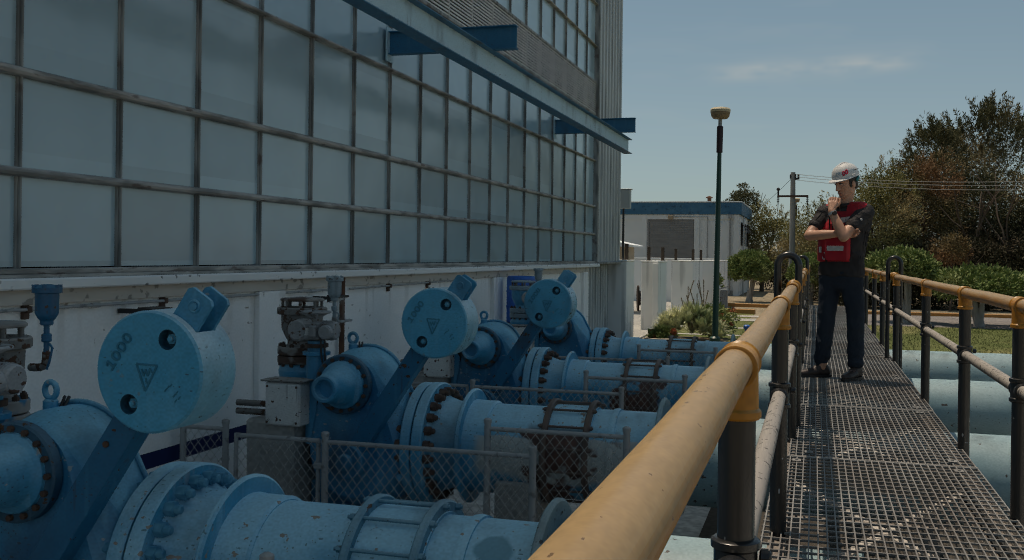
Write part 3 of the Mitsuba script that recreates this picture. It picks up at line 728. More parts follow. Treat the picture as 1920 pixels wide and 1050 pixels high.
ang = math.atan2(du[2], du[0])
tx = meshkit.text_mesh('1000', 0.050, 0.009, bold=True)
tx.apply_transform(np.diag([1.25, 1, 1, 1]))
tx.apply_translation([-(tx.bounds[0, 0] + tx.bounds[1, 0]) / 2, 0, 0])
lk.add(cw + '__lettering', on_face(tx, wc + [0, -.5695, 0] - [.150, 0, -.085], ang - .02), 'm_weight_relief')
tri = np.array([(-.06, .05), (.06, .045), (-.008, -.085)])
em = []
for a in range(3):
    p, q = tri[a], tri[(a + 1) % 3]
    em.append(bar([p[0], 0, p[1]], [q[0], 0, q[1]], .010, .010, upv=(0, 1, 0)))
for (a, b, c, d) in ((-.03, .025, -.018, -.012), (-.018, -.012, -.006, .025), (-.006, .025, .006, -.01), (.006, -.01, .018, .03), (-.005, -.02, .0, -.045), (.018, .03, .03, .01)):
    em.append(bar([a, 0, b], [c, 0, d], .008, .009, upv=(0, 1, 0)))
em = cat(em)
lk.add(cw + '__emblem', TM(em.vertices + wc + [-.005, -.571, -.01], em.faces), 'm_weight_relief')
sm = []
for (x, z, a) in ((.085, -.065, .9), (.10, -.05, .9), (.115, -.04, .9), (.135, -.09, .9), (.15, -.075, .9), (.145, -.115, .9), (.165, -.10, .9)):
    p = np.array([x, 0, z]); e = np.array([math.cos(a), 0, math.sin(a)]) * .010
    sm.append(bar(p - e, p + e, .006, .006, upv=(0, 1, 0)))
sm = cat(sm)
lk.add(cw + '__casting_mark', TM(sm.vertices + wc + [.02, -.571, -.02], sm.faces), 'm_weight_relief', kind='stuff')


def weight_fn(p, n, uv):
    f = painted((0.065, 0.335, 0.515), (0.20, 0.48, 0.63), (0.15, 0.28, 0.36), dust=0.55, chip=0.70, drip=0.35)(p, n, uv)
    s = painted((0.18, 0.41, 0.52), (0.50, 0.64, 0.69), (0.03, 0.03, 0.03), dust=0.9, chip=0.668)(p, n, uv)
    return mix(s, f, smoothstep(0.5, 0.8, -n.y))


mat('m_weight', weight_fn, 0.45, 0.4)
mat('m_weight_relief', lambda p, n, uv: mix((0.022, 0.15, 0.235), (0.05, 0.22, 0.32), noise(p.x * 60, p.y * 60, p.z * 60)), 0.5, 0.4)
mat('m_recess_shade', lambda p, n, uv: mix((0.012, 0.055, 0.09), (0.03, 0.12, 0.18), noise(p.x * 60, p.y * 60, p.z * 60)), 0.5, 0.4)  # dark blue for the hole linings, painted shade
mat('m_grey_blue', painted((0.020, 0.075, 0.125), (0.10, 0.19, 0.25), RUST, dust=0.5, chip=0.63), 0.5, 0.4)
for i, Y in enumerate(LINES):
    key = thing('check_valve', vlabel[i], 'valve', 'check valves at the heads of the pipes')
    ck.place(key, tr(0, Y, 0))
    if i < 3: lk.place(key, tr(0, Y + (-.15, -.15, -.18)[i], 0))

mat('m_flange_mix', lambda p, n, uv: mix(mix((0.17, 0.16, 0.15), (0.38, 0.355, 0.32), fbm(p.x * 9, p.y * 9, p.z * 9, 4)), mix((0.09, 0.055, 0.04), (0.03, 0.16, 0.27), smoothstep(6.6, 6.4, p.y)), smoothstep(0.48, 0.62, fbm(p.x * 7 + 2, p.y * 7, p.z * 7, 4))), 0.65, 0.3)
# isolation valve column with its actuator, next to the wall
gk = Kit()
gx = -4.87
gk.add('pipe', lathe([(0.0, .2), (1.3, .2), (1.36, .215), (1.43, .225), (1.49, .20), (1.50, .19)], (gx, 0, 0), n=36), 'm_blue', 35)
for z0, z1, r in ((1.50, 1.575, .235), (1.585, 1.665, .235)):
    fl = gk.add('flange', lathe([(0, r - .008), (.008, r), (z1 - z0 - .008, r), (z1 - z0, r - .008)], (gx, 0, z0), n=36), 'm_flange_mix', 35)
for i in range(12):
    a = 2 * math.pi * i / 12
    x, y = gx + .205 * math.cos(a), .205 * math.sin(a)
    gk.add('bolt', cat([cyl((x, y, 1.47), (x, y, 1.70), .012, n=8), hexnut((x, y, 1.665), (0, 0, 1), .022, .025), hexnut((x, y, 1.475), (0, 0, 1), .022, .025)]), 'm_nut_dark')
gk.add('bowl', lathe([(0, .15), (.05, .135), (.10, .165), (.18, .20), (.30, .205), (.32, .195)], (gx, 0, 1.665), n=36), 'm_grey_dark', 35)
gk.add('top_flange', lathe([(0, .235), (.008, .245), (.06, .245), (.07, .235)], (gx, 0, 1.98), n=36), 'm_grey_dark', 35)
for i in range(8):
    a = 2 * math.pi * (i + .5) / 8
    gk.add('stud', cyl((gx + .19 * math.cos(a), .19 * math.sin(a), 2.04), (gx + .19 * math.cos(a), .19 * math.sin(a), 2.13), .016, n=8), 'm_grey_dark')
gk.add('top_plate', lathe([(0, .20), (.006, .215), (.02, .215), (.03, .20), (.04, .06)], (gx, 0, 2.11), n=36), 'm_flange_mix', 35)
ax, ay, az = -4.50, -.40, 1.86
gk.add('stand', cat([lathe([(0, .095), (.82, .095), (.83, .13), (.86, .13)], (ax, ay, .8), n=24), lathe([(0, .085), (.10, .085)], (ax, ay, 1.66), n=24)]), 'm_blue', 35)
gk.add('stand__collar', lathe([(0, .11), (.035, .11)], (ax, ay, 1.70), n=24), 'm_nut_dark', 35)
gk.add('pedestal', rough(box(-5.12, -.62, -.1, -4.62, .5, 1.02, .03).subdivide().subdivide(), .015, 5, 3), 'm_concrete')
# actuator: its own thing, on the stand
ak = Kit()
ak.add('gear_case', cat([rod((ax - .16, ay - .10, az), (ax - .16, ay + .1, az), .105, .02, 24), box(ax - .14, ay - .09, az - .09, ax + .06, ay + .09, az + .075, .015)]), 'm_grey_metal', 35)
ak.add('name_plate', box(ax - .09, ay - .096, az - .045, ax - .02, ay - .0885, az + .025), 'm_box_white')
ak.add('motor', cat([rod((ax + .05, ay, az), (ax + .21, ay, az), .085, .012, 24)] + [cyl((ax + .07 + .018 * i, ay, az), (ax + .076 + .018 * i, ay, az), .094, n=24) for i in range(6)]), 'm_grey_metal', 35)
ak.add('motor_cap', rod((ax + .14, ay - .13, az - .01), (ax + .14, ay - .06, az - .01), .068, .012, 20), 'm_grey_metal', 35)
ak.add('terminal_box', box(ax - .02, ay - .14, az - .06, ax + .05, ay - .08, az + .05, .012), 'm_grey_metal')
ak.add('hand_wheel', cat([ring_shape((ax - .02, ay, az + .17), (0, 0, 1), .14, .012, 30, 8)] + [bar((ax - .02, ay, az + .10), (ax - .02 + .13 * math.cos(a), ay + .13 * math.sin(a), az + .165), .022, .012) for a in (0.4, 1.97, 3.54, 5.1)] + [cyl((ax - .02, ay, az + .07), (ax - .02, ay, az + .19), .03, n=14)]), 'm_grey_metal', 40)
for q in (0, 1):
    ak.add('cable', tube(np.vstack([bezier((ax + .10 + .04 * q, ay - .11, az - .06), (ax + .10 + .04 * q, ay - .13, az - .30), (ax + .16, ay - .12, az - .47 + .03 * q), (ax + .30, ay - .10, az - .44), 10),
                                    bezier((ax + .30, ay - .10, az - .44), (ax + .42, ay - .08, az - .42), (ax + .44, ay, az - .3), (ax + .36 - .03 * q, ay + .24, az - .12), 10)[1:]]), .0095, 8), 'm_cable', True)
# air release valve
rk = Kit()
rk.add('cup', lathe([(0, .03), (.02, .05), (.05, .066), (.17, .068), (.175, .085), (.205, .085), (.21, .07), (.225, .03)], (0, 0, 0), n=28), 'm_cup', 35)
for a in np.arange(6) * math.pi / 3: rk.add('cup__bolt', hexnut((.076 * math.cos(a), .076 * math.sin(a), .205), (0, 0, 1), .013, .018), 'm_cup')
rk.add('stem', cat([rod((0, 0, -.02), (0, 0, .01), .038, .006, 14), cyl((0, 0, -.20), (0, 0, -.02), .017, n=12), rod((0, 0, -.12), (0, 0, -.07), .03, .006, 10)]), 'm_cup', 35)
rk.add('elbow', tube(bezier((0, 0, -.18), (0, 0, -.27), (-.02, .02, -.28), (-.14, .03, -.28), 8), .024, 10), 'm_grey_dark', True)
rk.add('handle', tube([(.03, -.01, -.13), (.06, -.02, -.15), (.05, -.03, -.23), (.03, -.03, -.28)], .008, 6), 'm_cup', True)
mat('m_cup', lambda p, n, uv: mix(painted((0.012, 0.10, 0.20), (0.05, 0.20, 0.30), RUST, dust=.4, chip=.7)(p, n, uv), painted((0.19, 0.25, 0.28), (0.40, 0.44, 0.45), (0.08, 0.07, 0.06), dust=.5, chip=.69)(p, n, uv), smoothstep(7.0, 7.2, p.y)), 0.42, 0.45)
bk = Kit()
bk.add('case', box(-4.88, -.68, .985, -4.52, -.46, 1.385, .012), 'm_box_white')
bk.add('case__door', box(-4.868, -.692, .998, -4.532, -.681, 1.372, .005), 'm_box_white')
for sx, sz in ((-4.85, 1.35), (-4.55, 1.35), (-4.55, 1.02), (-4.85, 1.02)):
    bk.add('case__screw', rod((sx, -.70, sz), (sx, -.69, sz), .012, .003, 10), 'm_nut_dark')
bk.add('hood', box(-4.92, -.70, 1.392, -4.48, -.44, 1.41, .005), 'm_grey_dark')
bk.add('duct', tube([(-4.47, -.5, 1.33), (-4.42, -.48, 1.25), (-4.43, -.46, 1.1), (-4.50, -.42, .9), (-4.55, -.40, .6)], .028, 10), 'm_cable', True)
bk.add('side_pipe', cat([cyl((-5.25, -.55, 1.16), (-4.88, -.55, 1.16), .03, n=12), cyl((-5.25, -.55, 1.08), (-4.88, -.55, 1.08), .03, n=12)]), 'm_grey_dark', 30)
gl = ['blue and rust valve column at the left edge of the photo', 'rusty flanged valve column behind the grey actuator', 'valve column hidden behind the second counterweight', 'blue valve column with grey flanges in front of the blue barrel']
al = ['grey ribbed valve actuator at the left edge', 'grey valve actuator on a blue stand with looping black cables', None, 'far grey valve actuator beside the blue barrel']
bl = ['white control box behind the nearest check valve, cut by the frame', 'white rust-stained control box beside the second check valve', 'white control box under the second counterweight', 'white control box below the blue barrel']
for i, Y in enumerate(LINES):
    gk.place(thing('isolation_valve', gl[i], 'valve', 'valve columns along the wall'), tr(0, Y, 0), skip=() if i != 2 else ('top_plate', 'stud'), mats={'bowl': 'm_blue', 'top_flange': 'm_cup_grey', 'flange': 'm_cup_grey', 'top_plate': 'm_cup_grey'} if i == 3 else None)
    if al[i]: ak.place(thing('valve_actuator', al[i], 'actuator', 'electric valve actuators'), tr(0, Y, 0))
    bk.place(thing('control_box', bl[i], 'control box', 'white control boxes'), tr(0, Y, 0))
for (x, y, z, lb) in ((-4.40, 5.05, 2.16, 'blue cup-shaped air valve in front of the white wall at left'), (-4.47, 9.0, 2.145, 'pale grey cup-shaped air valve above the grey actuator'), (-4.60, 17.1, 2.14, 'far pale blue air valve next to the smallest counterweight')):
    rk.place(thing('air_valve', lb, 'air valve', 'air release valves'), tr(x, y, z))
brl = thing('barrel', 'dark blue plastic barrel standing behind the smallest counterweight', 'barrel')
part(brl, 'drum', lathe([(0, .26), (.02, .285), (.28, .285), (.29, .295), (.32, .295), (.33, .285), (.57, .285), (.58, .295), (.61, .295), (.62, .285), (.84, .285), (.88, .26), (.88, .23), (.86, .22)], (-5.3, 18.5, 1.31), n=40), 'm_barrel', 30)
part(brl, 'plinth', box(-5.66, 18.1, -.05, -4.95, 18.9, 1.308, .02), 'm_concrete')

# ------------------------------------------------------------------ chain-link fences
def wire_field(x0, x1, z0, z1, y, pitch=0.086, r=0.0031, seed=0):
    rr = random.Random(seed)
    V, F = [], []

    def wire(a, b):
        a, b = np.array(a), np.array(b)
        d = (b - a) / np.linalg.norm(b - a)
        s = np.array([-d[2], 0, d[0]]) * r
        o = np.array([0, r, 0])
        i = len(V)
        V.extend([a + s, a - s * .5 + o, a - s * .5 - o, b + s, b - s * .5 + o, b - s * .5 - o])
        F.extend([(i, i + 1, i + 4), (i, i + 4, i + 3), (i + 1, i + 2, i + 5), (i + 1, i + 5, i + 4), (i + 2, i, i + 3), (i + 2, i + 3, i + 5)])

    W, H = x1 - x0, z1 - z0
    k = 1.25
    c = -H / k
    n = 0
    while c < W:
        for sgn in (1, -1):
            xa, za, xb, zb = c, 0.0, c + H / k, H
            if xa < 0: za += (0 - xa) * k; xa = 0
            if xb > W: zb -= (xb - W) * k; xb = W
            if xb - xa > .02:
                if sgn < 0: xa, xb = W - xa, W - xb
                bow = 0.012 * math.sin(n * 1.7) + rr.gauss(0, .003)
                pm = np.array([x0 + (xa + xb) / 2, y + sgn * .002 + bow, z0 + (za + zb) / 2])
                pa, pb = np.array([x0 + xa, y + sgn * .002, z0 + za]), np.array([x0 + xb, y + sgn * .002, z0 + zb])
                wire(pa, pm); wire(pm, pb)
        c += pitch
        n += 1
    return TM(V, F)


def post(x, y, z, r=.03):
    return cat([cyl((x, y, -.05), (x, y, z - .03), r, n=16), lathe([(0, r + .006), (.03, r + .006), (.042, r * .6), (.044, 0)], (x, y, z - .035), n=16)])


def fence(label, y, z, panels, posts, gate=None, seed=0, barbs=False):
    k = thing('chain_link_fence', label, 'fence', 'low wire fences between the pipes')
    for x in posts: part(k, 'post', post(x, y, z + .085), 'm_galv', 40)
    for (x0, x1) in panels:
        if barbs:
            zz = z - .005
        else:
            part(k, 'top_rail', cyl((x0, y, z), (x1, y, z), .021, n=12), 'm_galv', 40)
            zz = z
        part(k, 'wire_mesh', wire_field(x0 + .03, x1 - .03, .06, zz, y - .026, seed=seed), 'm_wire', kind='stuff')
        for q in (0.25, 0.7):
            part(k, 'band', cyl((x1, y, z * q), (x1, y, z * q + .03), .037, n=12), 'm_galv', 40)
        if barbs:
            tw = []
            for i in range(int((x1 - x0) / .086)):
                x = x0 + .05 + .086 * i
                for s in (-1, 1): tw.append(tube([(x, y - .026, zz - .03), (x + s * .006, y - .026, zz), (x + s * .02, y - .026, zz + .03)], .0028, 4))
            part(k, 'wire_end', cat(tw), 'm_wire', kind='stuff')
    if gate:
        x0, x1 = gate
        g = part(k, 'gate', cat([cyl((x0, y + .03, .08), (x0, y + .03, z), .02, n=12), cyl((x1, y + .03, .08), (x1, y + .03, z), .02, n=12), cyl((x0 - .01, y + .03, z), (x1 + .01, y + .03, z), .021, n=12), cyl((x0, y + .03, .1), (x1, y + .03, .1), .018, n=12)]), 'm_galv', 40)
        part(g, 'wire_mesh', wire_field(x0, x1, .1, z, y + .012, seed=seed + 5), 'm_wire', kind='stuff')
        for zz in (.22, .7): part(g, 'hinge', box(x1 - .03, y - .01, zz, x1 + .09, y + .05, zz + .05, .006), 'm_galv')


wh = ['nearest', 'second', 'third']
for i, (lb1, lb2, lb3) in enumerate((('wire fence with a gate in front of the second pipe and its check valve', 'wire fence panel in front of the rusty coupling of the second pipe', 'short wire fence beside the navy wall stripe'),
                                ('wire fence with a gate before the third pipe', 'wire fence panel in front of the coupling of the third pipe', 'short wire fence at the wall behind the second valve column'),
                                ('wire fence with a gate before the farthest pipe', 'wire fence panel in front of the coupling of the farthest pipe', 'short wire fence at the wall behind the third valve column'))):
    Y = 8.07 + 4 * i
    fence(lb1, Y, .94, [(-4.11, -2.2)], [-4.08, -2.2], (-4.98, -4.16), seed=i)
    fence(lb2, Y + .43, 1.07, [(-2.73, -1.5)], [-2.73, -1.5], seed=10 + i)
    fence(lb3, Y + .16, .96, [(-5.62, -5.17)], [-5.62, -5.17], seed=20 + i)
fence('wire fence at the bottom of the photo, with twisted wire ends and no rail', 4.42, 1.04, [(-2.54, -1.5)], [-2.54, -1.5], seed=31, barbs=True)

# ------------------------------------------------------------------ walkway
FZ = 1.55
XL, XR = -0.124, 0.81
wk = thing('walkway', 'raised steel walkway of open grating that the man stands on', 'walkway')
joints = [-0.75, 1.3, 3.52, 5.62, 7.62, 9.66, 11.7, 13.7, 15.7, 17.7, 19.7, 21.7, 23.6]
for i in range(len(joints) - 1):
    y0, y1 = joints[i] + .008, joints[i + 1] - .008
    x0 = (-.185, -.16, -.178, -.118, -.135, -.13, -.13, -.13, -.13, -.13, -.13, -.13)[i]
    x1 = .80
    m = []
    nx = int(round((x1 - x0) / .0335))
    for k in range(nx + 1):
        x = x0 + (x1 - x0) * k / nx
        m.append(box(x - .0026, y0, FZ - .026, x + .0026, y1, FZ - .001))
    ny = int((y1 - y0) / .083)
    for k in range(ny + 1):
        y = y0 + .012 + (y1 - y0 - .024) * k / ny
        m.append(box(x0 - .006, y - .0042, FZ - .0085, x1 + .004, y + .0042, FZ - .0006))
    g = cat(m)
    g.vertices[:, 2] += 0.004 * (meshkit.noise(g.vertices * [2.3, 1.1, 0], 3) - .5) + (0, .004, 0, -.003, .003, 0, -.002, .002, 0, 0, 0, 0)[i]
    part(wk, 'grating_panel', g, 'm_grating')
    for cx in (x0 + .10, x1 - .10):
        for cy in (y0 + .12, y1 - .12):
            part(wk, 'clip', cat([box(cx - .022, cy - .03, FZ - .0004, cx + .022, cy + .03, FZ + .003), rod((cx, cy, FZ - .03), (cx, cy, FZ + .009), .008, .002, 8)]), 'm_grating')
    for y in (y0 + .002, y1 - .002):
        part(wk, 'edge_bar', box(x0 - .004, y - .0025, FZ - .03, x1 + .004, y + .0025, FZ + .0004), 'm_brace')
for x, s in ((-.155, 1), (.775, -1)):
    pr = box(x - .004, -.8, FZ - .185, x + .004, 23.6, FZ - .031)
    part(wk, 'side_channel', cat([pr, box(x, -.8, FZ - .037, x + s * .06, 23.6, FZ - .0305), box(x, -.8, FZ - .185, x + s * .06, 23.6, FZ - .178)]), 'm_under_steel')
for i, y in enumerate(joints):
    part(wk, 'cross_beam', cat([box(-.150, y - .04, FZ - .04, .770, y + .04, FZ - .0315), box(-.150, y - .004, FZ - .17, .770, y + .004, FZ - .04)]), 'm_under_steel')
    if i < len(joints) - 1:
        a, b = y + .05, joints[i + 1] - .05
        part(wk, 'brace', bar([-.14, a, FZ - .10], [.76, b, FZ - .10], .045, .006), 'm_brace')
        part(wk, 'brace', bar([.76, a, FZ - .108], [-.14, b, FZ - .108], .045, .006), 'm_brace')
        part(wk, 'cross_beam', box(-.148, (a + b) / 2 - .02, FZ - .075, .768, (a + b) / 2 + .02, FZ - .068), 'm_under_steel')
for y in (3.1, 7.1, 11.1, 15.1, 19.1, 23.2):
    for x in (-.12, .74):
        part(wk, 'column', cat([box(x - .05, y - .05, .02, x + .05, y + .05, FZ - .187, .004), box(x - .12, y - .12, -.02, x + .12, y + .12, .02)]), 'm_under_steel')
    part(wk, 'cross_beam', box(-.17, y - .05, FZ - .30, .79, y + .05, FZ - .187, .004), 'm_under_steel')


def railing(label, X, ys, hx, y_end, hoops):
    k = thing('railing', label, 'railing', 'railings of the walkway')
    zt, zm = FZ + .8665, FZ + .522
    ys = sorted(ys)
    yy = [-.75] + ys + [y_end]
    for a, b in zip(yy[:-1], yy[1:]):
        n = max(2, int((b - a) / .3))
        pts = [(X + .002 * math.sin(3 * t), t, zt + .0015 * math.sin(5 * t)) for t in np.linspace(a, b, n)]
        part(k, 'top_rail', tube(pts, .0305, 32), 'm_rail_yellow', True)
        part(k, 'mid_rail', tube([(X, t, zm) for t in np.linspace(a, b, n)], .0255, 24), 'm_midrail', True)
    for y in ys:
        part(k, 'post', cyl((X, y, FZ - .18), (X, y, zt - .08), .0315, n=28), 'm_post_black', 30)
        t = part(k, 'tee_fitting', cat([lathe([(-.060, .0325), (-.058, .0365), (-.050, .0372), (-.046, .0340), (.046, .0340), (.050, .0372), (.058, .0365), (.060, .0325)], (X, y, zt), (0, 1, 0), 32),
                                        lathe([(-.092, .0365), (-.088, .0405), (-.078, .0405), (-.073, .0360), (-.005, .0345)], (X, y, zt), (0, 0, 1), 32)]), 'm_tee_orange', 35)
        part(k, 'mid_clamp', cat([lathe([(-.05, .036), (-.046, .042), (-.034, .042), (-.03, .037), (.03, .037), (.034, .042), (.046, .042), (.05, .036)], (X, y, zm), (0, 0, 1), 24),
                                  lathe([(-.075, .028), (-.07, .034), (-.055, .034), (-.05, .030), (.05, .030), (.055, .034), (.07, .034), (.075, .028)], (X, y, zm), (0, 1, 0), 24),
                                  rod((X + .04, y, zm + .02), (X + .06, y, zm + .02), .012, .003, 8)]), 'm_post_black', 35)
        part(k, 'bracket', box(X - .06, y - .05, FZ - .19, X + .06, y + .05, FZ - .175), 'm_under_steel')
    for y in hoops:
        h, r = .064, .0225
        X, X0 = X + hx, X
        pts = [(X - h, y, FZ - .15), (X - h, y, FZ + 1.0)] + [(X - h * math.cos(a), y, FZ + 1.0 + h * 1.05 * math.sin(a)) for a in np.linspace(.2, math.pi - .2, 12)] + [(X + h, y, FZ + 1.0), (X + h, y, FZ - .15)]
        part(k, 'hoop', tube(pts, r, 20), 'm_post_black', True)
        X = X0
        part(k, 'tee_fitting', lathe([(-.08, .037), (-.07, .047), (-.055, .044), (.055, .044), (.07, .047), (.08, .037)], (X, y, zt), (0, 1, 0), 28), 'm_tee_orange', 35)


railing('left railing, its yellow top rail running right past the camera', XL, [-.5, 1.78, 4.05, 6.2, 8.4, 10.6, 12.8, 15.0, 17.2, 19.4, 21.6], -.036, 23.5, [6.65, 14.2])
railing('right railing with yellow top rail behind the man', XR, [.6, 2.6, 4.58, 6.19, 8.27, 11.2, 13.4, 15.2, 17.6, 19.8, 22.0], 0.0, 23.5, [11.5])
hk = thing('service_hydrant', 'small dark blue standpipe in the grass beside the lamp post', 'standpipe')
part(hk, 'pipe', rod((-1.95, 31.6, 0), (-1.95, 31.6, .42), .06, .01, 12), 'm_barrel')
part(hk, 'cap', rod((-1.95, 31.6, .42), (-1.95, 31.6, .55), .10, .03, 12), 'm_barrel')

# ------------------------------------------------------------------ the man
def bone(p, q, r, s):
    a, b = ball(p, r, 2), ball(q, s, 2)
    return m3.Manifold.batch_hull([mfd(a), mfd(b)])


def blend(ms, edge, it):
    u = ms[0]
    for x in ms[1:]: u = u + x
    t = from_m(u.refine_to_length(edge))
    t.merge_vertices()
    return trimesh.smoothing.filter_taubin(t, lamb=.5, nu=.52, iterations=it)


def chain(pts, rs):
    return [bone(pts[i], pts[i + 1], rs[i], rs[i + 1]) for i in range(len(pts) - 1)]


def ell(c, r, sub=3):
    return mfd(ball(c, r, sub))


def place_mesh(t, Rm, o):
    return TM(t.vertices @ np.asarray(Rm).T + np.asarray(o), t.faces)


man = thing('person', 'man in white hard hat and red vest, chin in hand, standing on the walkway', 'person')
MO = np.array([0.265, 9.36, FZ])
sl = np.array([.90, -.42, 0]); ff = np.array([-.42, -.90, 0]); uz = np.array([0, 0, 1.0])
A = lambda *v: np.array(v, float)
Lsh, Rsh = A(.150, -.075, 1.455), A(-.180, .065, 1.445)
Lel, Lwr = A(-.035, -.30, 1.235), A(-.135, -.245, 1.455)
Rel, Rwr = A(-.315, -.095, 1.245), A(-.075, -.235, 1.262)
hip = A(-.045, 0, .92)
Rhip, Lhip = hip + A(-.085, .035, 0), hip + A(.085, -.035, 0)
Rkn, Lkn = A(-.158, .02, .50), A(.080, -.05, .50)
Ran, Lan = A(-.195, .04, .09), A(.085, -.045, .09)
# head frame: f forward (to the left of the photo and down a little), l his left, u up
hy = math.radians(42)
hf = A(-math.cos(hy), -math.sin(hy), -.30); hf /= np.linalg.norm(hf)
hl = np.cross(uz, hf); hl /= np.linalg.norm(hl)
hu = np.cross(hf, hl)
HR = np.stack([hf, hl, hu], 1)
HC = A(-.012, -.035, 1.695)
head = [m3.Manifold.batch_hull([ell((-.012, 0, .045), (.098, .076, .085)), ell((.035, 0, -.01), (.060, .066, .07))]),
        m3.Manifold.batch_hull([ell((.035, 0, -.01), (.058, .064, .06)), ell((.062, 0, -.095), (.022, .030, .020)), ell((.005, 0, -.065), (.035, .062, .035))]),
        m3.Manifold.batch_hull([ell((.092, 0, .028), .010), ell((.112, 0, -.020), .0125), ell((.095, .014, -.024), .010), ell((.095, -.014, -.024), .010)]),
        ell((.080, .030, .042), (.018, .028, .010)), ell((.080, -.030, .042), (.018, .028, .010)),
        ell((.088, 0, -.052), (.014, .026, .006)), ell((.087, 0, -.063), (.013, .023, .007)),
        ell((-.012, .078, -.005), (.020, .010, .029)), ell((-.012, -.078, -.005), (.020, .010, .029))]
head = [from_m(h) for h in head]
head = [mfd(place_mesh(h, HR, HC)) for h in head]
nb = A(-.015, .01, 1.46)
sk = head + chain([nb, A(-.010, -.005, 1.56), HC + HR @ A(-.02, 0, -.03)], [.068, .058, .060])
sk += chain([Lsh, Lel, Lel * .55 + Lwr * .45, Lwr], [.062, .045, .043, .029]) + chain([Rsh, Rel, Rel * .5 + Rwr * .5, Rwr], [.062, .045, .042, .029])
# left hand, loosely closed under the chin
lp0 = Lwr + A(.012, .03, .055)
sk += [m3.Manifold.batch_hull([mfd(ball(Lwr, .027, 2)), mfd(ball(lp0 + A(-.022, .005, .015), .020, 2)), mfd(ball(lp0 + A(.028, .008, .012), .019, 2))])]
for k, (ox, L) in enumerate(((-.030, .9), (-.011, 1.05), (.009, 1.0), (.028, .85))):
    b0 = lp0 + A(ox, .004, .02)
    sk += chain([b0, b0 + A(.006, .022, .038 * L), b0 + A(.022, .042, .036 * L), b0 + A(.034, .036, .012 * L)], [.0112, .0105, .0098, .0088])
b0 = lp0 + A(.034, .0, -.012)
sk += chain([b0, b0 + A(.022, .010, .030), b0 + A(.024, .022, .062)], [.0125, .0112, .0095])
# right hand tucked under the left elbow
rp0 = Rwr + A(.065, -.012, -.004)
sk += [m3.Manifold.batch_hull([mfd(ball(Rwr, .027, 2)), mfd(ball(rp0 + A(.0, .0, .024), .019, 2)), mfd(ball(rp0 + A(.0, .0, -.026), .018, 2))])]
for k, (oz, L) in enumerate(((.026, .95), (.009, 1.08), (-.009, 1.0), (-.026, .82))):
    b0 = rp0 + A(.006, 0, oz)
    sk += chain([b0, b0 + A(.042 * L, .004, .004), b0 + A(.072 * L, -.016, .008), b0 + A(.088 * L, -.038, .012)], [.0112, .0105, .0098, .0088])
b0 = rp0 + A(-.02, -.008, .028)
sk += chain([b0, b0 + A(.028, -.014, .022), b0 + A(.055, -.022, .030)], [.0125, .0112, .0095])
# the body below the clothes
sk += chain([nb, A(-.015, 0, 1.28), A(-.035, 0, 1.08), hip], [.085, .105, .10, .10])
sk += [bone(Lsh, nb, .06, .07), bone(Rsh, nb, .06, .07)]
sk += chain([Rhip, Rkn, Ran], [.075, .055, .042]) + chain([Lhip, Lkn, Lan], [.075, .055, .042])
body = blend(sk, .013, 3)
part(man, 'body', TM(body.vertices + MO, body.faces), 'm_skin', True)
# hair and face details
HP = lambda t: TM(t.vertices @ HR.T + HC + MO, t.faces)
hair = m3.Manifold.batch_hull([ell((-.02, 0, .045), (.098, .0815, .085)), ell((-.055, 0, -.03), (.052, .062, .04))]) - mfd(box(.028, -.2, -.3, .3, .2, .3)) - mfd(box(-.035, -.2, -.3, .3, .2, -.005))
part(man, 'hair', HP(from_m(hair)), 'm_hair', 40)
for s in (-1, 1):
    part(man, 'sideburn', HP(ball((.018, s * .074, .005), (.012, .006, .032), 2)), 'm_hair', True)
    part(man, 'eyebrow', HP(tube(bezier((.085, s * .014, .050), (.094, s * .026, .058), (.086, s * .042, .057), (.068, s * .054, .047), 8), .0045, 8)), 'm_hair', True)
    e = part(man, 'eye', HP(ball((.080, s * .031, .024), (.010, .014, .0075), 2)), 'm_helmet', True)
    part(man, 'eyelash', HP(tube(bezier((.090, s * .016, .026), (.096, s * .028, .029), (.090, s * .038, .028), (.078, s * .048, .023), 6), .003, 6)), 'm_hair', True)
part(man, 'lips', HP(cat([ball((.096, 0, -.054), (.008, .021, .0035), 2), ball((.095, 0, -.061), (.008, .018, .004), 2)])), 'm_lips', True)
mat('m_lips', (0.26, 0.105, 0.09), 0.45, 0.4)
part(man, 'beard_shadow', HP(ball((.076, 0, -.088), (.016, .026, .016), 2)), 'm_hair', True) if False else None
# hard hat
hh = lathe([(-.0, .104), (.004, .107), (.03, .1065), (.065, .099), (.095, .079), (.114, .050), (.123, .02), (.124, 0)], (-.012, 0, .062), (0, 0, 1), 40)
hv = hh.vertices; hv[:, 0] = -.012 + (hv[:, 0] + .012) * 1.13; hh = TM(hv, hh.faces)
hat = part(man, 'hard_hat', HP(hh), 'm_helmet', True)
br = []
n = 40
for k in range(n):
    a = 2 * math.pi * k / n
    f = math.cos(a)
    ext = .009 + .036 * max(f, 0) ** 1.5
    r0 = np.array([math.cos(a) * .104 * 1.13 - .012, math.sin(a) * .104, .064])
    r1 = r0 + np.array([math.cos(a), math.sin(a), 0]) * ext + [0, 0, -.010 * max(f, 0) - .004]
    br += [r0, r1, r0 + [0, 0, .006], r1 + [0, 0, .005]]
F = []
for k in range(n):
    a, b = 4 * k, 4 * ((k + 1) % n)
    F += [(a, b, b + 1), (a, b + 1, a + 1), (a + 2, a + 3, b + 3), (a + 2, b + 3, b + 2), (a + 1, b + 1, b + 3), (a + 1, b + 3, a + 3)]
part(hat, 'brim', HP(TM(br, F)), 'm_helmet', 60)
part(hat, 'ridge', HP(tube([(-.012 + 1.13 * .088 * math.cos(a), 0, .075 + .110 * math.sin(a)) for a in np.linspace(.45, 2.7, 12)], [.012] * 12, 10)), 'm_helmet', True)
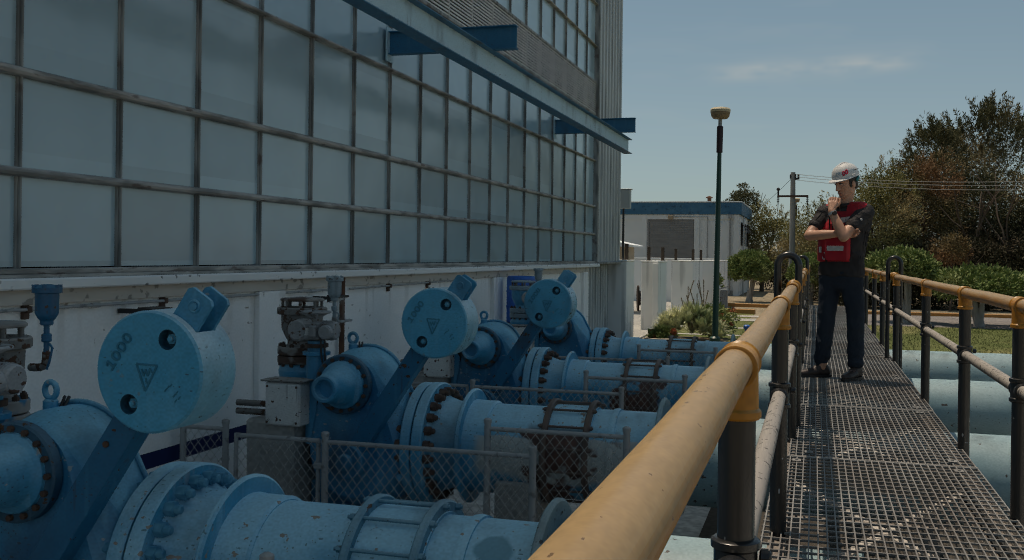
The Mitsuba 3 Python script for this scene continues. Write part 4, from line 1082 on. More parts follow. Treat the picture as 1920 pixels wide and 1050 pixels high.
for s in (-1, 1):
    part(hat, 'ear_slot', HP(box(-.03, s * .105 - .007, .074, .015, s * .105 + .007, .088, .003)), 'm_helmet')
    part(hat, 'side_lettering', HP(cat([box(-.075 + .008 * i, s * .1005 - .004, .114, -.070 + .008 * i, s * .1005 + .004, .119) for i in range(7)])), 'm_shoe')
lo = [(.018 * math.sin(t) , .011 * math.sin(2 * t)) for t in np.linspace(0, 2 * math.pi, 33)[:-1]]
eb_pts = []
for u, w in lo:
    a = math.radians(52) + u / .115 * 1.2
    z = .115 + w * 1.5 + u * .35
    rr = .0995 - max(z - .105, 0) * .42
    eb_pts.append((-.012 + 1.13 * (rr + .008) * math.cos(a), (rr + .008) * math.sin(a), z))
part(hat, 'emblem', HP(tube(eb_pts, .0055, 8, closed=True)), 'm_emblem_red', True)
part(hat, 'nape_strap', HP(tube([(-.012 + .112 * math.cos(a), .086 * math.sin(a), .045 - .035 * (1 - abs(math.cos(a)))) for a in np.linspace(1.9, 4.4, 12)], .013, 8)), 'm_teal_strap', True)
# polo shirt
def slab(c, w, r, z, h):
    c = A(*c)
    return m3.Manifold.batch_hull([ell(c + sl * w + uz * z, (r, r, h)), ell(c - sl * w + uz * z, (r, r, h))])


T0 = (-.035, 0, 0)
t1 = m3.Manifold.batch_hull([slab((-.045, 0, 0), .088, .118, .905, .03), slab((-.040, 0, 0), .078, .116, 1.06, .05)])
t2 = m3.Manifold.batch_hull([slab((-.040, 0, 0), .078, .116, 1.06, .05), slab((-.018, 0, 0), .095, .122, 1.30, .05)])
t3 = m3.Manifold.batch_hull([slab((-.018, 0, 0), .095, .122, 1.30, .05), mfd(ball(Lsh + A(-.0, 0, .0), .076, 2)), mfd(ball(Rsh, .076, 2)), ell(nb + A(0, 0, -.01), (.09, .085, .06))])
Lsv, Rsv = Lsh * .42 + Lel * .58, Rsh * .42 + Rel * .58
sh = [t1, t2, t3, bone(Lsh, Lsv, .080, .066), bone(Rsh, Rsv, .080, .066)]
shirt = blend(sh, .018, 6)
dv = (meshkit.fbm(shirt.vertices * [9, 9, 6], 3, 5) - .5) * .026 + (meshkit.noise(shirt.vertices @ np.array([[14, 3, 0], [0, 14, 3], [22, 0, 9]]), 6) - .5) * .012
shirt.vertices = shirt.vertices + shirt.vertex_normals * dv[:, None]
part(man, 'shirt', TM(shirt.vertices + MO, shirt.faces), 'm_shirt', True)
col = [(nb[0] + .082 * math.cos(a), nb[1] + .078 * math.sin(a), 1.520 + .012 * math.sin(a + .5)) for a in np.linspace(0, 2 * math.pi, 24, endpoint=False)]
part(man, 'collar', TM(tube(col, .020, 10, closed=True).vertices * [1, 1, 1] + MO, tube(col, .020, 10, closed=True).faces), 'm_shirt', True)
part(man, 'sleeve_badge', TM(ball(Lsh * .62 + Lel * .38 + A(.025, -.064, .012), (.014, .006, .011), 2).vertices + MO, ball((0, 0, 0), 1, 2).faces), 'm_reflective', True)
# vest: the front of the shirt, a little larger, and the shoulder straps
vs = [m3.Manifold.batch_hull([slab((-.043, 0, 0), .083, .128, 1.03, .02), slab((-.018, 0, 0), .097, .133, 1.30, .05)]),
      m3.Manifold.batch_hull([slab((-.018, 0, 0), .097, .133, 1.30, .05), mfd(ball(Lsh + A(-.04, 0, .012), .078, 2)), mfd(ball(Rsh + A(.04, 0, .012), .078, 2)), ell(nb + A(0, 0, 0), (.09, .085, .055))])]
vest = blend(vs, .018, 5)


def fbox(a0, a1, b0, b1, z0, z1):
    """A box in the chest frame: a across (his left), b forward."""
    pts = [sl * a + ff * b + A(-.02, 0, z) for a in (a0, a1) for b in (b0, b1) for z in (z0, z1)]
    return mfd(hull(pts))


vm = mfd(vest)
vm = vm - fbox(-.06, .055, -.3, .3, 1.46, 1.7) - fbox(.098, .4, -.4, .4, 1.0, 1.365) - fbox(-.118, -.092, 0, .4, 1.0, 1.20) - fbox(-.4, -.145, -.4, .03, 1.0, 1.405)
v_t = from_m(vm.refine_to_length(.03))
part(man, 'vest', TM(v_t.vertices + MO, v_t.faces), 'm_vest', 45)


def onchest(a0, a1, z0, z1, d, lift, name, m, slope=0.0, ch=.004, parent=man):
    """A patch sewn to the chest, following its curve."""
    pts_f, n = [], 9
    V = []
    for a in np.linspace(a0, a1, n):
        for z in (z0, z1):
            cx = A(-.018, 0, 0) if z > 1.2 else A(-.032, 0, 0)
            w, r = .093, .131
            b = math.sqrt(max(r * r - max(abs(a) - w, 0) ** 2, .0004))
            base = cx + sl * a + uz * (z + slope * (a - a0))
            V += [base + ff * (b - .01), base + ff * (b + lift)]
    F = []
    for i in range(n - 1):
        q = 4 * i
        F += [(q + 1, q + 5, q + 7), (q + 1, q + 7, q + 3), (q, q + 2, q + 6), (q, q + 6, q + 4), (q + 2, q + 3, q + 7), (q + 2, q + 7, q + 6), (q, q + 4, q + 5), (q, q + 5, q + 1)]
    F += [(0, 1, 3), (0, 3, 2), (4 * n - 4, 4 * n - 2, 4 * n - 1), (4 * n - 4, 4 * n - 1, 4 * n - 3)]
    t = TM(V, F)
    if t.volume < 0: t.invert()
    return part(parent, name, TM(t.vertices + MO, t.faces), m, False)


onchest(-.03, .165, 1.350, 1.395, .1, .012, 'reflective_band', 'm_reflective', slope=.12)
for q in (.02, .07, .12): onchest(-.03 + q + .03, -.03 + q + .034, 1.350 + .12 * (q + .03), 1.395 + .12 * (q + .03), .1, .0135, 'band_seam', 'm_shirt')
pc = A(-.035, 0, 0) + ff * .125
po = hull([pc + sl * a + ff * b + uz * z for a in (-.09, .125) for b in (0, .035) for z in (1.05, 1.225)] + [pc + sl * a + ff * b + uz * z for a in (-.075, .11) for b in (0, .048) for z in (1.035, 1.235)])
pou = part(man, 'pouch', TM(po.vertices + MO, po.faces), 'm_vest', 40)
st = hull([pc + sl * a + ff * b + uz * z for a in (-.065, .085) for b in (.04, .0505) for z in (1.115, 1.158)])
part(pou, 'reflective_strip', TM(st.vertices + MO, st.faces), 'm_reflective')
st = hull([pc + sl * a + ff * b + uz * z for a in (-.155, -.135) for b in (-.02, .012) for z in (1.10, 1.15)])
part(man, 'reflective_band', TM(st.vertices + MO, st.faces), 'm_reflective')
part(pou, 'hook', TM((t := tube([pc + sl * (-.10 + .014 * math.sin(a)) + ff * .030 + uz * (1.07 + .03 * math.cos(a)) for a in np.linspace(0, 4.5, 12)], .004, 8)).vertices + MO, t.faces), 'm_steel', True)
for a_ in (-.085, -.055): onchest(a_, a_ + .006, 1.24, 1.44, .1, .006, 'seam', 'm_shirt')
onchest(.060, .078, 1.21, 1.40, .1, .007, 'strap', 'm_shirt')
# watch
wd = (Lwr - Lel) / np.linalg.norm(Lwr - Lel)
wp = Lwr - wd * .025
t = lathe([(-.013, .033), (-.011, .0365), (.011, .0365), (.013, .033)], wp, wd, 28)
wt = part(man, 'watch', TM(t.vertices + MO, t.faces), 'm_steel', 35)
t = rod(wp + A(.012, -.030, 0), wp + A(.018, -.046, .003), .020, .004, 24)
part(wt, 'dial', TM(t.vertices + MO, t.faces), 'm_shoe', 35)
# jeans
Rcf, Lcf = Rkn * .5 + Ran * .5 + A(0, .015, .03), Lkn * .5 + Lan * .5 + A(0, .015, .03)
je = [m3.Manifold.batch_hull([slab((-.045, 0, 0), .078, .112, .93, .03), mfd(ball(Rhip + A(-.005, 0, -.07), .098, 2)), mfd(ball(Lhip + A(.005, 0, -.07), .098, 2))])]
je += chain([Rhip + A(0, 0, -.06), Rkn + A(0, 0, .06), Rcf, Ran + A(0, 0, .06)], [.097, .076, .070, .063])
je += chain([Lhip + A(0, 0, -.06), Lkn + A(0, 0, .06), Lcf, Lan + A(0, 0, .06)], [.097, .076, .070, .063])
jeans = blend(je, .016, 5)
v = jeans.vertices
wr_ = np.clip((.34 - v[:, 2]) / .25, 0, 1) * .022 + .006
jeans.vertices = v + jeans.vertex_normals * ((meshkit.fbm(v * [7, 7, 16], 3, 8) - .5) * 2 * wr_)[:, None]
part(man, 'trousers', TM(jeans.vertices + MO, jeans.faces), 'm_jeans', True)


def shoe(an, d):
    d = A(*d, 0); d /= np.linalg.norm(d)
    s = np.cross(uz, d)
    P = lambda f, l, z: A(an[0], an[1], 0) + d * f + s * l + uz * z
    up_ = [m3.Manifold.batch_hull([mfd(ball(P(-.055, 0, .05), .036, 2)), mfd(ball(P(-.02, 0, .10), .042, 2)), mfd(ball(P(.05, 0, .06), .040, 2))]),
           m3.Manifold.batch_hull([mfd(ball(P(.05, .008, .052), .040, 2)), mfd(ball(P(.05, -.008, .052), .040, 2)), mfd(ball(P(.150, .016, .036), .030, 2)), mfd(ball(P(.150, -.016, .036), .030, 2)), mfd(ball(P(.19, 0, .034), .026, 2))])]
    u = blend(up_, .012, 3)
    u.vertices[:, 2] = np.maximum(u.vertices[:, 2], .008)
    k = part(man, 'shoe', TM(u.vertices + MO, u.faces), 'm_shoe', True)
    so = [P(f, l, z) for f, l in ((-.095, .02), (-.095, -.02), (-.05, .042), (-.05, -.042), (.08, .048), (.08, -.048), (.17, .045), (.17, -.045), (.222, .018), (.222, -.018)) for z in (.003, .026)]
    so = hull(so)
    part(k, 'sole', TM(so.vertices + MO, so.faces), 'm_cable', 30)
    lc = cat([tube([P(.03 + .022 * i, -.03, .098 - .009 * i), P(.035 + .022 * i, 0, .106 - .010 * i), P(.03 + .022 * i, .03, .098 - .009 * i)], .004, 6) for i in range(4)])
    part(k, 'laces', TM(lc.vertices + MO, lc.faces), 'm_shoe_patch', True)


shoe(Ran + A(-.01, 0, 0), (-.93, -.35))
shoe(Lan + A(0, -.01, 0), (-.50, -.86))

# ------------------------------------------------------------------ white piers, far building, poles
def pier(label, x0, x1, y0, y1, h, posts, ridge=0.0):
    k = thing('concrete_pier', label, 'pier', 'white concrete piers by the pavement')
    part(k, 'wall', box(x0, y0, -.05, x1, y1, h, .02), 'm_concrete_white')
    part(k, 'cap', box(x0 - .02, y0 - .02, h + .002, x1 + .02, y1 + .02, h + .05, .01), 'm_concrete_white')
    if ridge:
        part(k, 'rib', box(x1 - ridge, y0 - .12, -.05, x1 + .05, y0 - .003, h - .02, .015), 'm_concrete_white')
    for (px, py, pl) in posts:
        p = thing('steel_post', pl, 'post', 'dark posts on the white piers')
        part(p, 'shaft', box(px - .055, py - .055, h + .05, px + .055, py + .055, h + .55, .006), 'm_wood_dark')
        part(p, 'plate', box(px - .09, py - .09, h + .0505, px + .09, py + .09, h + .062), 'm_wood_dark')


pier('tall white pier at the corner of the pump house, nearest of the row', -6.5, -5.47, 30.6, 32.0, 2.42, [(-5.6, 31.3, 'dark steel post on the pier next to the pump house')])
pier('second tall white pier from the pump house, beside the cable drum', -5.86, -5.28, 35.7, 38.0, 2.38, [(-5.72, 36.5, 'dark steel post at the left corner of the second pier'), (-5.35, 37.4, 'dark steel post at the right corner of the second pier')], .16)
pier('third tall white pier from the pump house, with stained top', -6.0, -5.06, 44.6, 48.5, 2.38, [(-5.85, 44.9, 'dark steel post at the left end of the stained pier'), (-5.2, 45.8, 'dark steel post at the right end of the stained pier')])
pier('farthest white pier of the row, behind the spiky plant', -5.45, -4.55, 49.6, 56.5, 2.38, [(-5.3, 50.0, 'thin dark steel post on the farthest pier, left of the lamp post')])
lw = thing('low_wall', 'long low white wall in front of the far building', 'wall')
part(lw, 'wall', box(-17, 58.6, -.05, -5.3, 58.9, 2.42, .02), 'm_far_white')
part(lw, 'cap', box(-17.05, 58.55, 2.422, -5.25, 58.95, 2.5, .01), 'm_far_white')

fb = thing('service_building', 'white flat-roofed building with blue fascia and grey roller door', 'building')
FX0, FX1, FY0, FY1 = -20.0, -4.9, 70.0, 81.5
part(fb, 'wall', box(FX0, FY0, -.1, FX1, FY1, 5.46), 'm_far_white')
part(fb, 'fascia', box(FX0 - .15, FY0 - .18, 5.462, FX1 + .15, FY1 + .1, 6.28, .02), 'm_fascia')
part(fb, 'roof_edge', box(FX0 - .18, FY0 - .21, 6.282, FX1 + .18, FY1 + .13, 6.36, .01), 'm_far_white')
for x in (-16.4, -11.3, -7.72, -5.08):
    part(fb, 'pillar', box(x - .17, FY0 - .10, -.1, x + .17, FY0 - .003, 5.46), 'm_far_white')
part(fb, 'lintel', box(FX0, FY0 - .08, 5.14, FX1, FY0 - .004, 5.459), 'm_far_white')
dk = part(fb, 'roller_door', box(-10.95, FY0 - .03, 0, -7.92, FY0 - .003, 5.1), 'm_shutter')
for i in range(42):
    z = .04 + i * .12
    if z < 5.05: part(dk, 'slat', box(-10.94, FY0 - .055, z, -7.93, FY0 - .031, z + .10, .006), 'm_shutter')
part(fb, 'door_frame', cat([box(-11.06, FY0 - .09, 0, -10.96, FY0 - .003, 5.13), box(-7.91, FY0 - .09, 0, -7.81, FY0 - .003, 5.13), box(-10.96, FY0 - .09, 5.10, -7.91, FY0 - .003, 5.138)]), 'm_shutter')
for x in (-18.6, -14.0, -6.35):
    part(fb, 'wall_panel', box(x - 1.0, FY0 - .03, .35, x + 1.0, FY0 - .003, 5.0, .01), 'm_far_white')
part(fb, 'downspout', cat([cyl((-5.5, FY0 - .15, .1), (-5.5, FY0 - .15, 5.46), .06, n=10), box(-5.62, FY0 - .28, 5.2, -5.38, FY0 - .1, 5.46)]), 'm_galv')
part(fb, 'conduit', tube([(-9.2, FY0 - .11, 5.3), (-7.0, FY0 - .11, 5.3), (-7.0, FY0 - .11, 1.0)], .03, 6), 'm_galv')
part(fb, 'roof_vent', cat([cyl((-7.2, 73, 6.2), (-7.2, 73, 6.75), .14, n=12), lathe([(0, .24), (.05, .26), (.16, .02)], (-7.2, 73, 6.75), n=14)]), 'm_rust')
part(fb, 'plinth', box(FX0, FY0 - .06, -.1, -10.97, FY0 - .0035, .34), 'm_concrete')
part(fb, 'plinth', box(-7.9, FY0 - .06, -.1, FX1 - .36, FY0 - .0035, .34), 'm_concrete')
part(fb, 'door_lamp', box(-9.65, FY0 - .35, 5.17, -9.3, FY0 - .082, 5.42, .02), 'm_hut_tan')
for y in (72.2, 75.2, 78.2):
    w = part(fb, 'window', box(FX1 + .003, y - .75, 3.4, FX1 + .05, y + .75, 5.0), 'm_void')
    part(w, 'awning', hull([(FX1 + .05, y - .7, 4.95), (FX1 + .05, y + .7, 4.95), (FX1 + .5, y - .7, 4.25), (FX1 + .5, y + .7, 4.25), (FX1 + .05, y - .7, 4.9), (FX1 + .05, y + .7, 4.9)]), 'm_nut_dark')
part(fb, 'side_pier', box(FX1 + .003, 73.5, -.1, FX1 + .10, 73.9, 5.45), 'm_far_white')
part(fb, 'vent', cat([cyl((FX1 + .1, 76.5, 3.0), (FX1 + .5, 76.5, 3.0), .16, n=14), box(FX1 + .4, 76.3, 2.9, FX1 + .55, 76.7, 3.3)]), 'm_cable')

ht = thing('guard_hut', 'small tan hut with a blue panel and sloping roof behind the piers', 'hut')
part(ht, 'wall', box(-10.2, 45.6, 0, -8.15, 47.6, 3.0), 'm_hut_tan')
part(ht, 'panel', box(-9.3, 45.55, 1.2, -8.3, 45.598, 2.35), 'm_hut_blue')
part(ht, 'roof', hull([(-10.5, 45.2, 3.55), (-10.5, 48, 3.55), (-7.8, 45.2, 3.0), (-7.8, 48, 3.0), (-10.5, 45.2, 3.65), (-10.5, 48, 3.65), (-7.8, 45.2, 3.08), (-7.8, 48, 3.08)]), 'm_far_white')
cd = thing('cable_drum', 'dark wooden cable drum seen between the first two piers', 'cable drum')
for x in (-8.05, -7.45):
    part(cd, 'flange', lathe([(0, .6), (.07, .6)], (x, 48.0, .6), (1, 0.25, 0), 28), 'm_wood_dark', 35)
part(cd, 'core', cyl((-8.0, 48.0, .6), (-7.42, 48.14, .6), .34, n=24), 'm_cable', 30)

cb = thing('cabinet', 'grey service cabinet with tilted lid behind the lamp post', 'cabinet')
part(cb, 'case', box(-4.48, 51.3, 0, -4.13, 51.7, .95, .01), 'm_grey_metal')
part(cb, 'lid', hull([(-4.52, 51.25, .98), (-4.52, 51.75, .98), (-4.08, 51.25, 1.12), (-4.08, 51.75, 1.12), (-4.52, 51.25, 1.03), (-4.52, 51.75, 1.03), (-4.08, 51.25, 1.17), (-4.08, 51.75, 1.17)]), 'm_galv')


def lamp(x, y, h, label, tilt=0.0, s=1.0):
    k = thing('lamp_post', label, 'lamp post', 'garden lamp posts')
    P = lambda z: np.array([x + tilt * z, y, z])
    a = P(h) - P(0)
    part(k, 'base', lathe([(0, .16), (.25, .16), (.3, .10)], P(0), a, 20), 'm_lamp_green', 35)
    part(k, 'pole', lathe([(.3, .090), (h * .62, .072), (h - 1.30, .060)], P(0), a, 24), 'm_lamp_green', 35)
    part(k, 'sleeve', lathe([(h - 1.30, .085), (h - 1.28, .09), (h - .55, .09), (h - .53, .075)], P(0), a, 20), 'm_lamp_maroon', 35)
    part(k, 'neck', cyl(P(h - .54), P(h - .30), .055, n=16), 'm_galv', 30)
    hd = part(k, 'lamp_head', lathe([(h - .13, .285), (h - .06, .292), (h - .015, .262), (h + .005, .19), (h + .015, 0)], P(0), a, 32), 'm_lamp_head', 35)
    part(hd, 'glass', lathe([(h - .33, .06), (h - .31, .21), (h - .24, .262), (h - .135, .28)], P(0), a, 32), 'm_lamp_under', 35)


lamp(-2.75, 30.0, 6.92, 'tall green lamp post beside the flower bed', .011)
lamp(-1.39, 77.8, 7.0, 'far lamp post standing behind the concrete utility pole')

up_ = thing('utility_pole', 'concrete utility pole with a crossarm and wires left of the man', 'utility pole')
ux, uy = -1.25, 60.14
part(up_, 'pole', lathe([(0, .20), (7.47, .13)], (ux, uy, 0), n=16), 'm_pole_concrete', 35)
part(up_, 'crossarm', box(ux - .85, uy - .20, 6.05, ux + .85, uy - .12, 6.16), 'm_nut_dark')
for x in (-.8, .8):
    part(up_, 'insulator', cat([cyl((ux + x, uy - .16, 5.98 - .11 * i), (ux + x, uy - .16, 6.03 - .11 * i), .07, n=12) for i in range(3)] + [cyl((ux + x, uy - .16, 5.6), (ux + x, uy - .16, 6.05), .025, n=8)]), 'm_cable', 35)
    part(up_, 'drop_wire', tube([(ux + x, uy - .16, 5.6), (ux + x * 1.06, uy - .16, 4.1)], .014, 5), 'm_cable')
part(up_, 'fuse', cat([cyl((ux - .8, uy - .16, 6.16), (ux - .8, uy - .16, 6.5), .05, n=10), ball((ux - .8, uy - .16, 6.5), .1, 1)]), 'm_cable')
part(up_, 'top_insulator', cat([box(ux - .05, uy - .1, 7.05, ux + .35, uy, 7.15)] + [rod((ux + x, uy - .05, 7.1), (ux + x, uy - .05, 7.36), .06, .02, 10) for x in (-.12, .12, .3)]), 'm_cable')
for i, (dz, ez) in enumerate(((0, 0), (-.14, -.14), (-.32, -.33))):
    w = thing('overhead_wire', ['topmost overhead wire crossing behind the hard hat', 'middle overhead wire crossing behind the hard hat', 'lowest overhead wire crossing behind the hard hat'][i], 'wire')
    p0, p1 = np.array([ux + .12, uy - .05, 7.36 + dz]), np.array([12.0, 35.6, 5.35 + ez])
    q = [p0 + (p1 - p0) * t - [0, 0, 1.5 * t * (1 - t)] for t in np.linspace(0, 1, 24)]
    put(w, tube(q, .013, 5), 'm_pole_concrete', True)
w = thing('overhead_wire', 'slack wire running down from the utility pole to the left', 'wire')
put(w, tube([np.array([ux, uy - .1, 7.2]) + (np.array([-6.0, 78, 5.0]) - np.array([ux, uy - .1, 7.2])) * t - [0, 0, 1.2 * t * (1 - t)] for t in np.linspace(0, 1, 16)], .012, 5), 'm_cable', True)

# ------------------------------------------------------------------ plants
def blades(P, D, L, W, rg, fold=0.25):
    """Leaves as four-sided blades: P base, D direction, L length, W width (arrays)."""
    n = len(P)
    D = D / np.linalg.norm(D, axis=1, keepdims=True)
    S = np.cross(D, rg.normal(size=(n, 3)))
    S /= np.linalg.norm(S, axis=1, keepdims=True) + 1e-9
    N = np.cross(S, D)
    L, W = L[:, None], W[:, None]
    V = np.stack([P, P + D * L * .5 + S * W * .5 + N * W * fold, P + D * L, P + D * L * .5 - S * W * .5 + N * W * fold], 1).reshape(-1, 3)
    b = np.arange(n)[:, None] * 4
    return TM(V, np.concatenate([b + [0, 1, 2], b + [0, 2, 3]]))


def crown(center, rad, n_clump, n_leaf, size, seed, clump=0.25, elong=2.2, shell=.55, lump=.35, up_bias=.2, flat_bottom=None):
    """Leaves gathered in clumps through an uneven ellipsoid; more of them near its outside."""
    rg = np.random.default_rng(seed)
    c, rad = np.asarray(center, float), np.asarray(rad, float)
    d = rg.normal(size=(n_clump * 2, 3)); d /= np.linalg.norm(d, axis=1, keepdims=True)
    if flat_bottom is not None: d = d[d[:, 2] > flat_bottom]
    d = d[:n_clump]
    n_clump = len(d)
    r = (shell + (1 - shell) * rg.random(n_clump)) * (1 - lump + 2 * lump * meshkit.fbm(d * 2.1 + seed, 3, seed))
    C = c + d * r[:, None] * rad
    cs = clump * (.6 + .8 * rg.random(n_clump)) * rad.mean()
    k = np.repeat(np.arange(n_clump), n_leaf)
    o = rg.normal(size=(len(k), 3)); o /= np.linalg.norm(o, axis=1, keepdims=True)
    o *= (rg.random(len(k)) ** .45)[:, None]
    P = C[k] + o * cs[k][:, None] * [1, 1, .8]
    D = o + d[k] * .4 + [0, 0, up_bias] + rg.normal(size=(len(k), 3)) * .5
    L = size * (.6 + .8 * rg.random(len(k)))
    return blades(P, D, L, L / elong, rg)


def limb(p, d, L, r, depth, rg, out, tips, spread=.6, n=6):
    pts = [np.asarray(p, float)]
    d = np.asarray(d, float) / np.linalg.norm(d)
    for i in range(n):
        d = d + rg.normal(size=3) * .10; d /= np.linalg.norm(d)
        pts.append(pts[-1] + d * L / n)
    out.append(tube(pts, np.linspace(r, r * .62, len(pts)), 8 if r > .05 else 5))
    if depth == 0:
        tips.append((pts[-1], d)); return
    for i in range(3 if depth > 1 else 3):
        e = d + rg.normal(size=3) * spread + [0, 0, .15]
        limb(pts[-1 if i else -2], e, L * (.62 + .2 * rg.random()), r * .6, depth - 1, rg, out, tips, spread, n)


def tree(name, label, x, y, trunk_h, r, center, rad, leaf, seed, n_clump=260, n_leaf=34, size=.14, group=None, bark='m_bark', clump=.2, elong=2.4, lump=.45, sprays=0, category='tree', shell=.45):
    k = thing(name, label, category, group)
    rg = np.random.default_rng(seed)
    out, tips = [], []
    dirv = np.array([center[0] - x, center[1] - y, max(center[2] - 0.5, 1.0)])
    limb((x, y, -.1), dirv * [.5, .5, 1], (center[2] + .45 * rad[2]) / 2.5, r, 3, rg, out, tips, .5)
    part(k, 'trunk', cat(out), bark, True)
    ms = [crown(center, rad, n_clump, n_leaf, size, seed, clump, elong, shell, lump)]
    if sprays:
        # thin feathery shoots that stand out of the crown
        for i in range(sprays):
            a, e = rg.random() * 6.283, rg.random() ** .6
            q = np.array([math.cos(a) * math.sqrt(1 - e * e), math.sin(a) * math.sqrt(1 - e * e), e])
            p = np.asarray(center) + q * rad * (.75 + .2 * rg.random())
            dd = q * [.7, .7, 1] + [0, 0, .55] + rg.normal(size=3) * .25
            Ls = (.5 + .9 * rg.random()) * np.mean(rad) * .38
            m = 60
            t = rg.random(m)
            sag = np.array([rg.normal() * .4, rg.normal() * .4, -.3])
            P = p + dd / np.linalg.norm(dd) * (t * Ls)[:, None] + sag * (t ** 2 * Ls * .3)[:, None] + rg.normal(size=(m, 3)) * .05
            D = dd + rg.normal(size=(m, 3)) * .8
            ms.append(blades(P, D, size * (.7 + .7 * rg.random(m)), size * .28 * (.7 + .6 * rg.random(m)), rg))
    part(k, 'crown', cat(ms), leaf)
    return k


# trimmed round trees
def round_tree(label, x, y, h_trunk, cz, rx, rz, seed, lean=0.0, limed=True):
    k = thing('round_tree', label, 'tree', 'trimmed garden trees')
    rg = np.random.default_rng(seed)
    out = []
    for j in range(4):
        a = rg.random() * 6.28 + j * 1.6
        b = np.array([x + .07 * math.cos(a), y + .07 * math.sin(a), 0])
        e = np.array([x + lean + (.22 + .15 * rg.random()) * math.cos(a) * rx, y + .3 * math.sin(a) * rx, cz - rz * .15])
        mid = (b + e) / 2 + [(.05 * rg.normal()), .05 * rg.normal(), -.1]
        out.append(tube(bezier(b, b + [0, 0, .4 * h_trunk], mid, e, 10), np.linspace(.135, .06, 10) * (rx / 1.25) ** .4, 10))
    out.append(lathe([(-.1, .26), (.06, .22), (.25, .165), (h_trunk * .5, .13)], (x, y, 0), n=14))
    part(k, 'trunk', rough(cat(out), .02, 6, seed), 'm_bark_limed' if limed else 'm_bark', True)
    c1 = crown((x + lean, y, cz), (rx, rx, rz), 420, 30, .15, seed, .16, 1.9, .62, .26, .25, flat_bottom=-.62)
    part(k, 'crown', c1, 'm_leaf_ball')


round_tree('round trimmed tree with whitewashed forked trunk right of the lamp post', -3.64, 60.9, 1.3, 1.95, 1.22, 1.0, 41)
round_tree('wide flat-topped trimmed tree with pale trunk behind the right railing', 6.23, 43.7, 1.0, 1.6, 1.75, .68, 42)
round_tree('tall trimmed tree behind the hoop of the right railing', 3.62, 44.9, 1.5, 2.25, 1.42, .72, 43, -.25)
round_tree('trimmed tree half hidden behind the man and the left railing', -.25, 58.5, 1.2, 1.75, 1.1, .95, 44)
round_tree('trimmed shrub at the right edge beyond the flat-topped tree', 9.2, 45.5, .8, 1.4, 1.5, .8, 45)
kt = thing('young_tree', 'small young tree in a reddish surround behind the lamp post', 'tree')
part(kt, 'trunk', tube([(-4.95, 50.4, 0), (-4.92, 50.4, .6), (-4.9, 50.4, 1.1)], [.05, .04, .03], 8), 'm_bark', True)
part(kt, 'crown', crown((-5.0, 50.4, 1.45), (.62, .55, .66), 150, 26, .12, 61, .22, 2, .5, .35), 'm_leaf_ball')
part(kt, 'surround', box(-5.12, 50.25, 0, -4.72, 50.65, .95, .02), 'm_hut_tan')

# big trees and scrub behind the road
tree('feathery_tree', 'tallest tree, feathery and dark, at the right edge', 9.9, 68, 4.4, .26, (10.3, 67.7, 7.2), (3.3, 2.6, 4.6), 'm_leaf_dark', 71, 520, 28, .22, None, sprays=170, elong=4.5, clump=.17, lump=.5)
tree('feathery_tree', 'feathery dark tree left of the tallest one, above the russet bush', 6.5, 65, 3.8, .2, (6.7, 64.6, 6.8), (2.0, 1.7, 3.7), 'm_leaf_dark', 72, 320, 28, .20, None, sprays=110, elong=4.5, clump=.2, lump=.5)
tree('leafy_tree', 'russet brown bushy tree under the feathery trees', 5.9, 60.5, 2.8, .17, (5.5, 60.0, 5.4), (2.4, 1.7, 3.1), 'm_leaf_russet', 73, 560, 32, .15, None, sprays=40)
tree('leafy_tree', 'dry yellowish tree directly right of the hard hat', 3.6, 58.8, 2.6, .17, (3.35, 58.5, 4.5), (2.2, 1.7, 3.15), 'm_leaf_olive', 74, 600, 32, .15, None, sprays=34)
tree('leafy_tree', 'olive bushy tree rising behind the crossed arms', 0.6, 63, 2.5, .15, (0.75, 62.7, 3.3), (2.3, 1.7, 2.5), 'm_leaf_olive', 75, 440, 32, .15, None, sprays=20)
tree('leafy_tree', 'olive tree beside the far building, left of the utility pole', -3.9, 80.5, 3.0, .18, (-3.4, 80.2, 3.6), (2.0, 1.9, 2.9), 'm_leaf_olive', 76, 330, 32, .17, None, sprays=20)
tree('leafy_tree', 'small green tree top showing over the blue fascia', -5.9, 87, 5.2, .14, (-5.7, 87.0, 7.2), (1.35, 1.3, 1.15), 'm_leaf_dark', 77, 120, 26, .2, None, clump=.25)
tree('leafy_tree', 'low olive bush between the utility pole and the left railing', -1.0, 75, 2.0, .14, (-1.1, 74.7, 2.6), (1.9, 1.6, 2.3), 'm_leaf_olive', 78, 260, 30, .17, None)
tree('leafy_tree', 'broad dark tree filling the gap left of the tallest tree', 8.4, 63, 2.6, .2, (8.7, 62.6, 5.2), (2.6, 1.7, 3.4), 'm_leaf_dark', 79, 460, 30, .17, None, sprays=30)
tree('leafy_tree', 'dark tree cut by the right edge of the photo', 12.6, 63, 3.0, .2, (12.9, 62.5, 5.2), (2.9, 2.0, 3.9), 'm_leaf_dark', 80, 460, 30, .18, None, sprays=30)
tree('flowering_shrub', 'shrub with reddish flowers in the shade of the big trees', 6.6, 56, 1.2, .07, (6.7, 55.8, 3.1), (.95, .8, .85), 'm_leaf_russet', 81, 130, 26, .13, None, clump=.26, category='shrub')
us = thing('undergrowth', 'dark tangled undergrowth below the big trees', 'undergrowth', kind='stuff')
ms = []
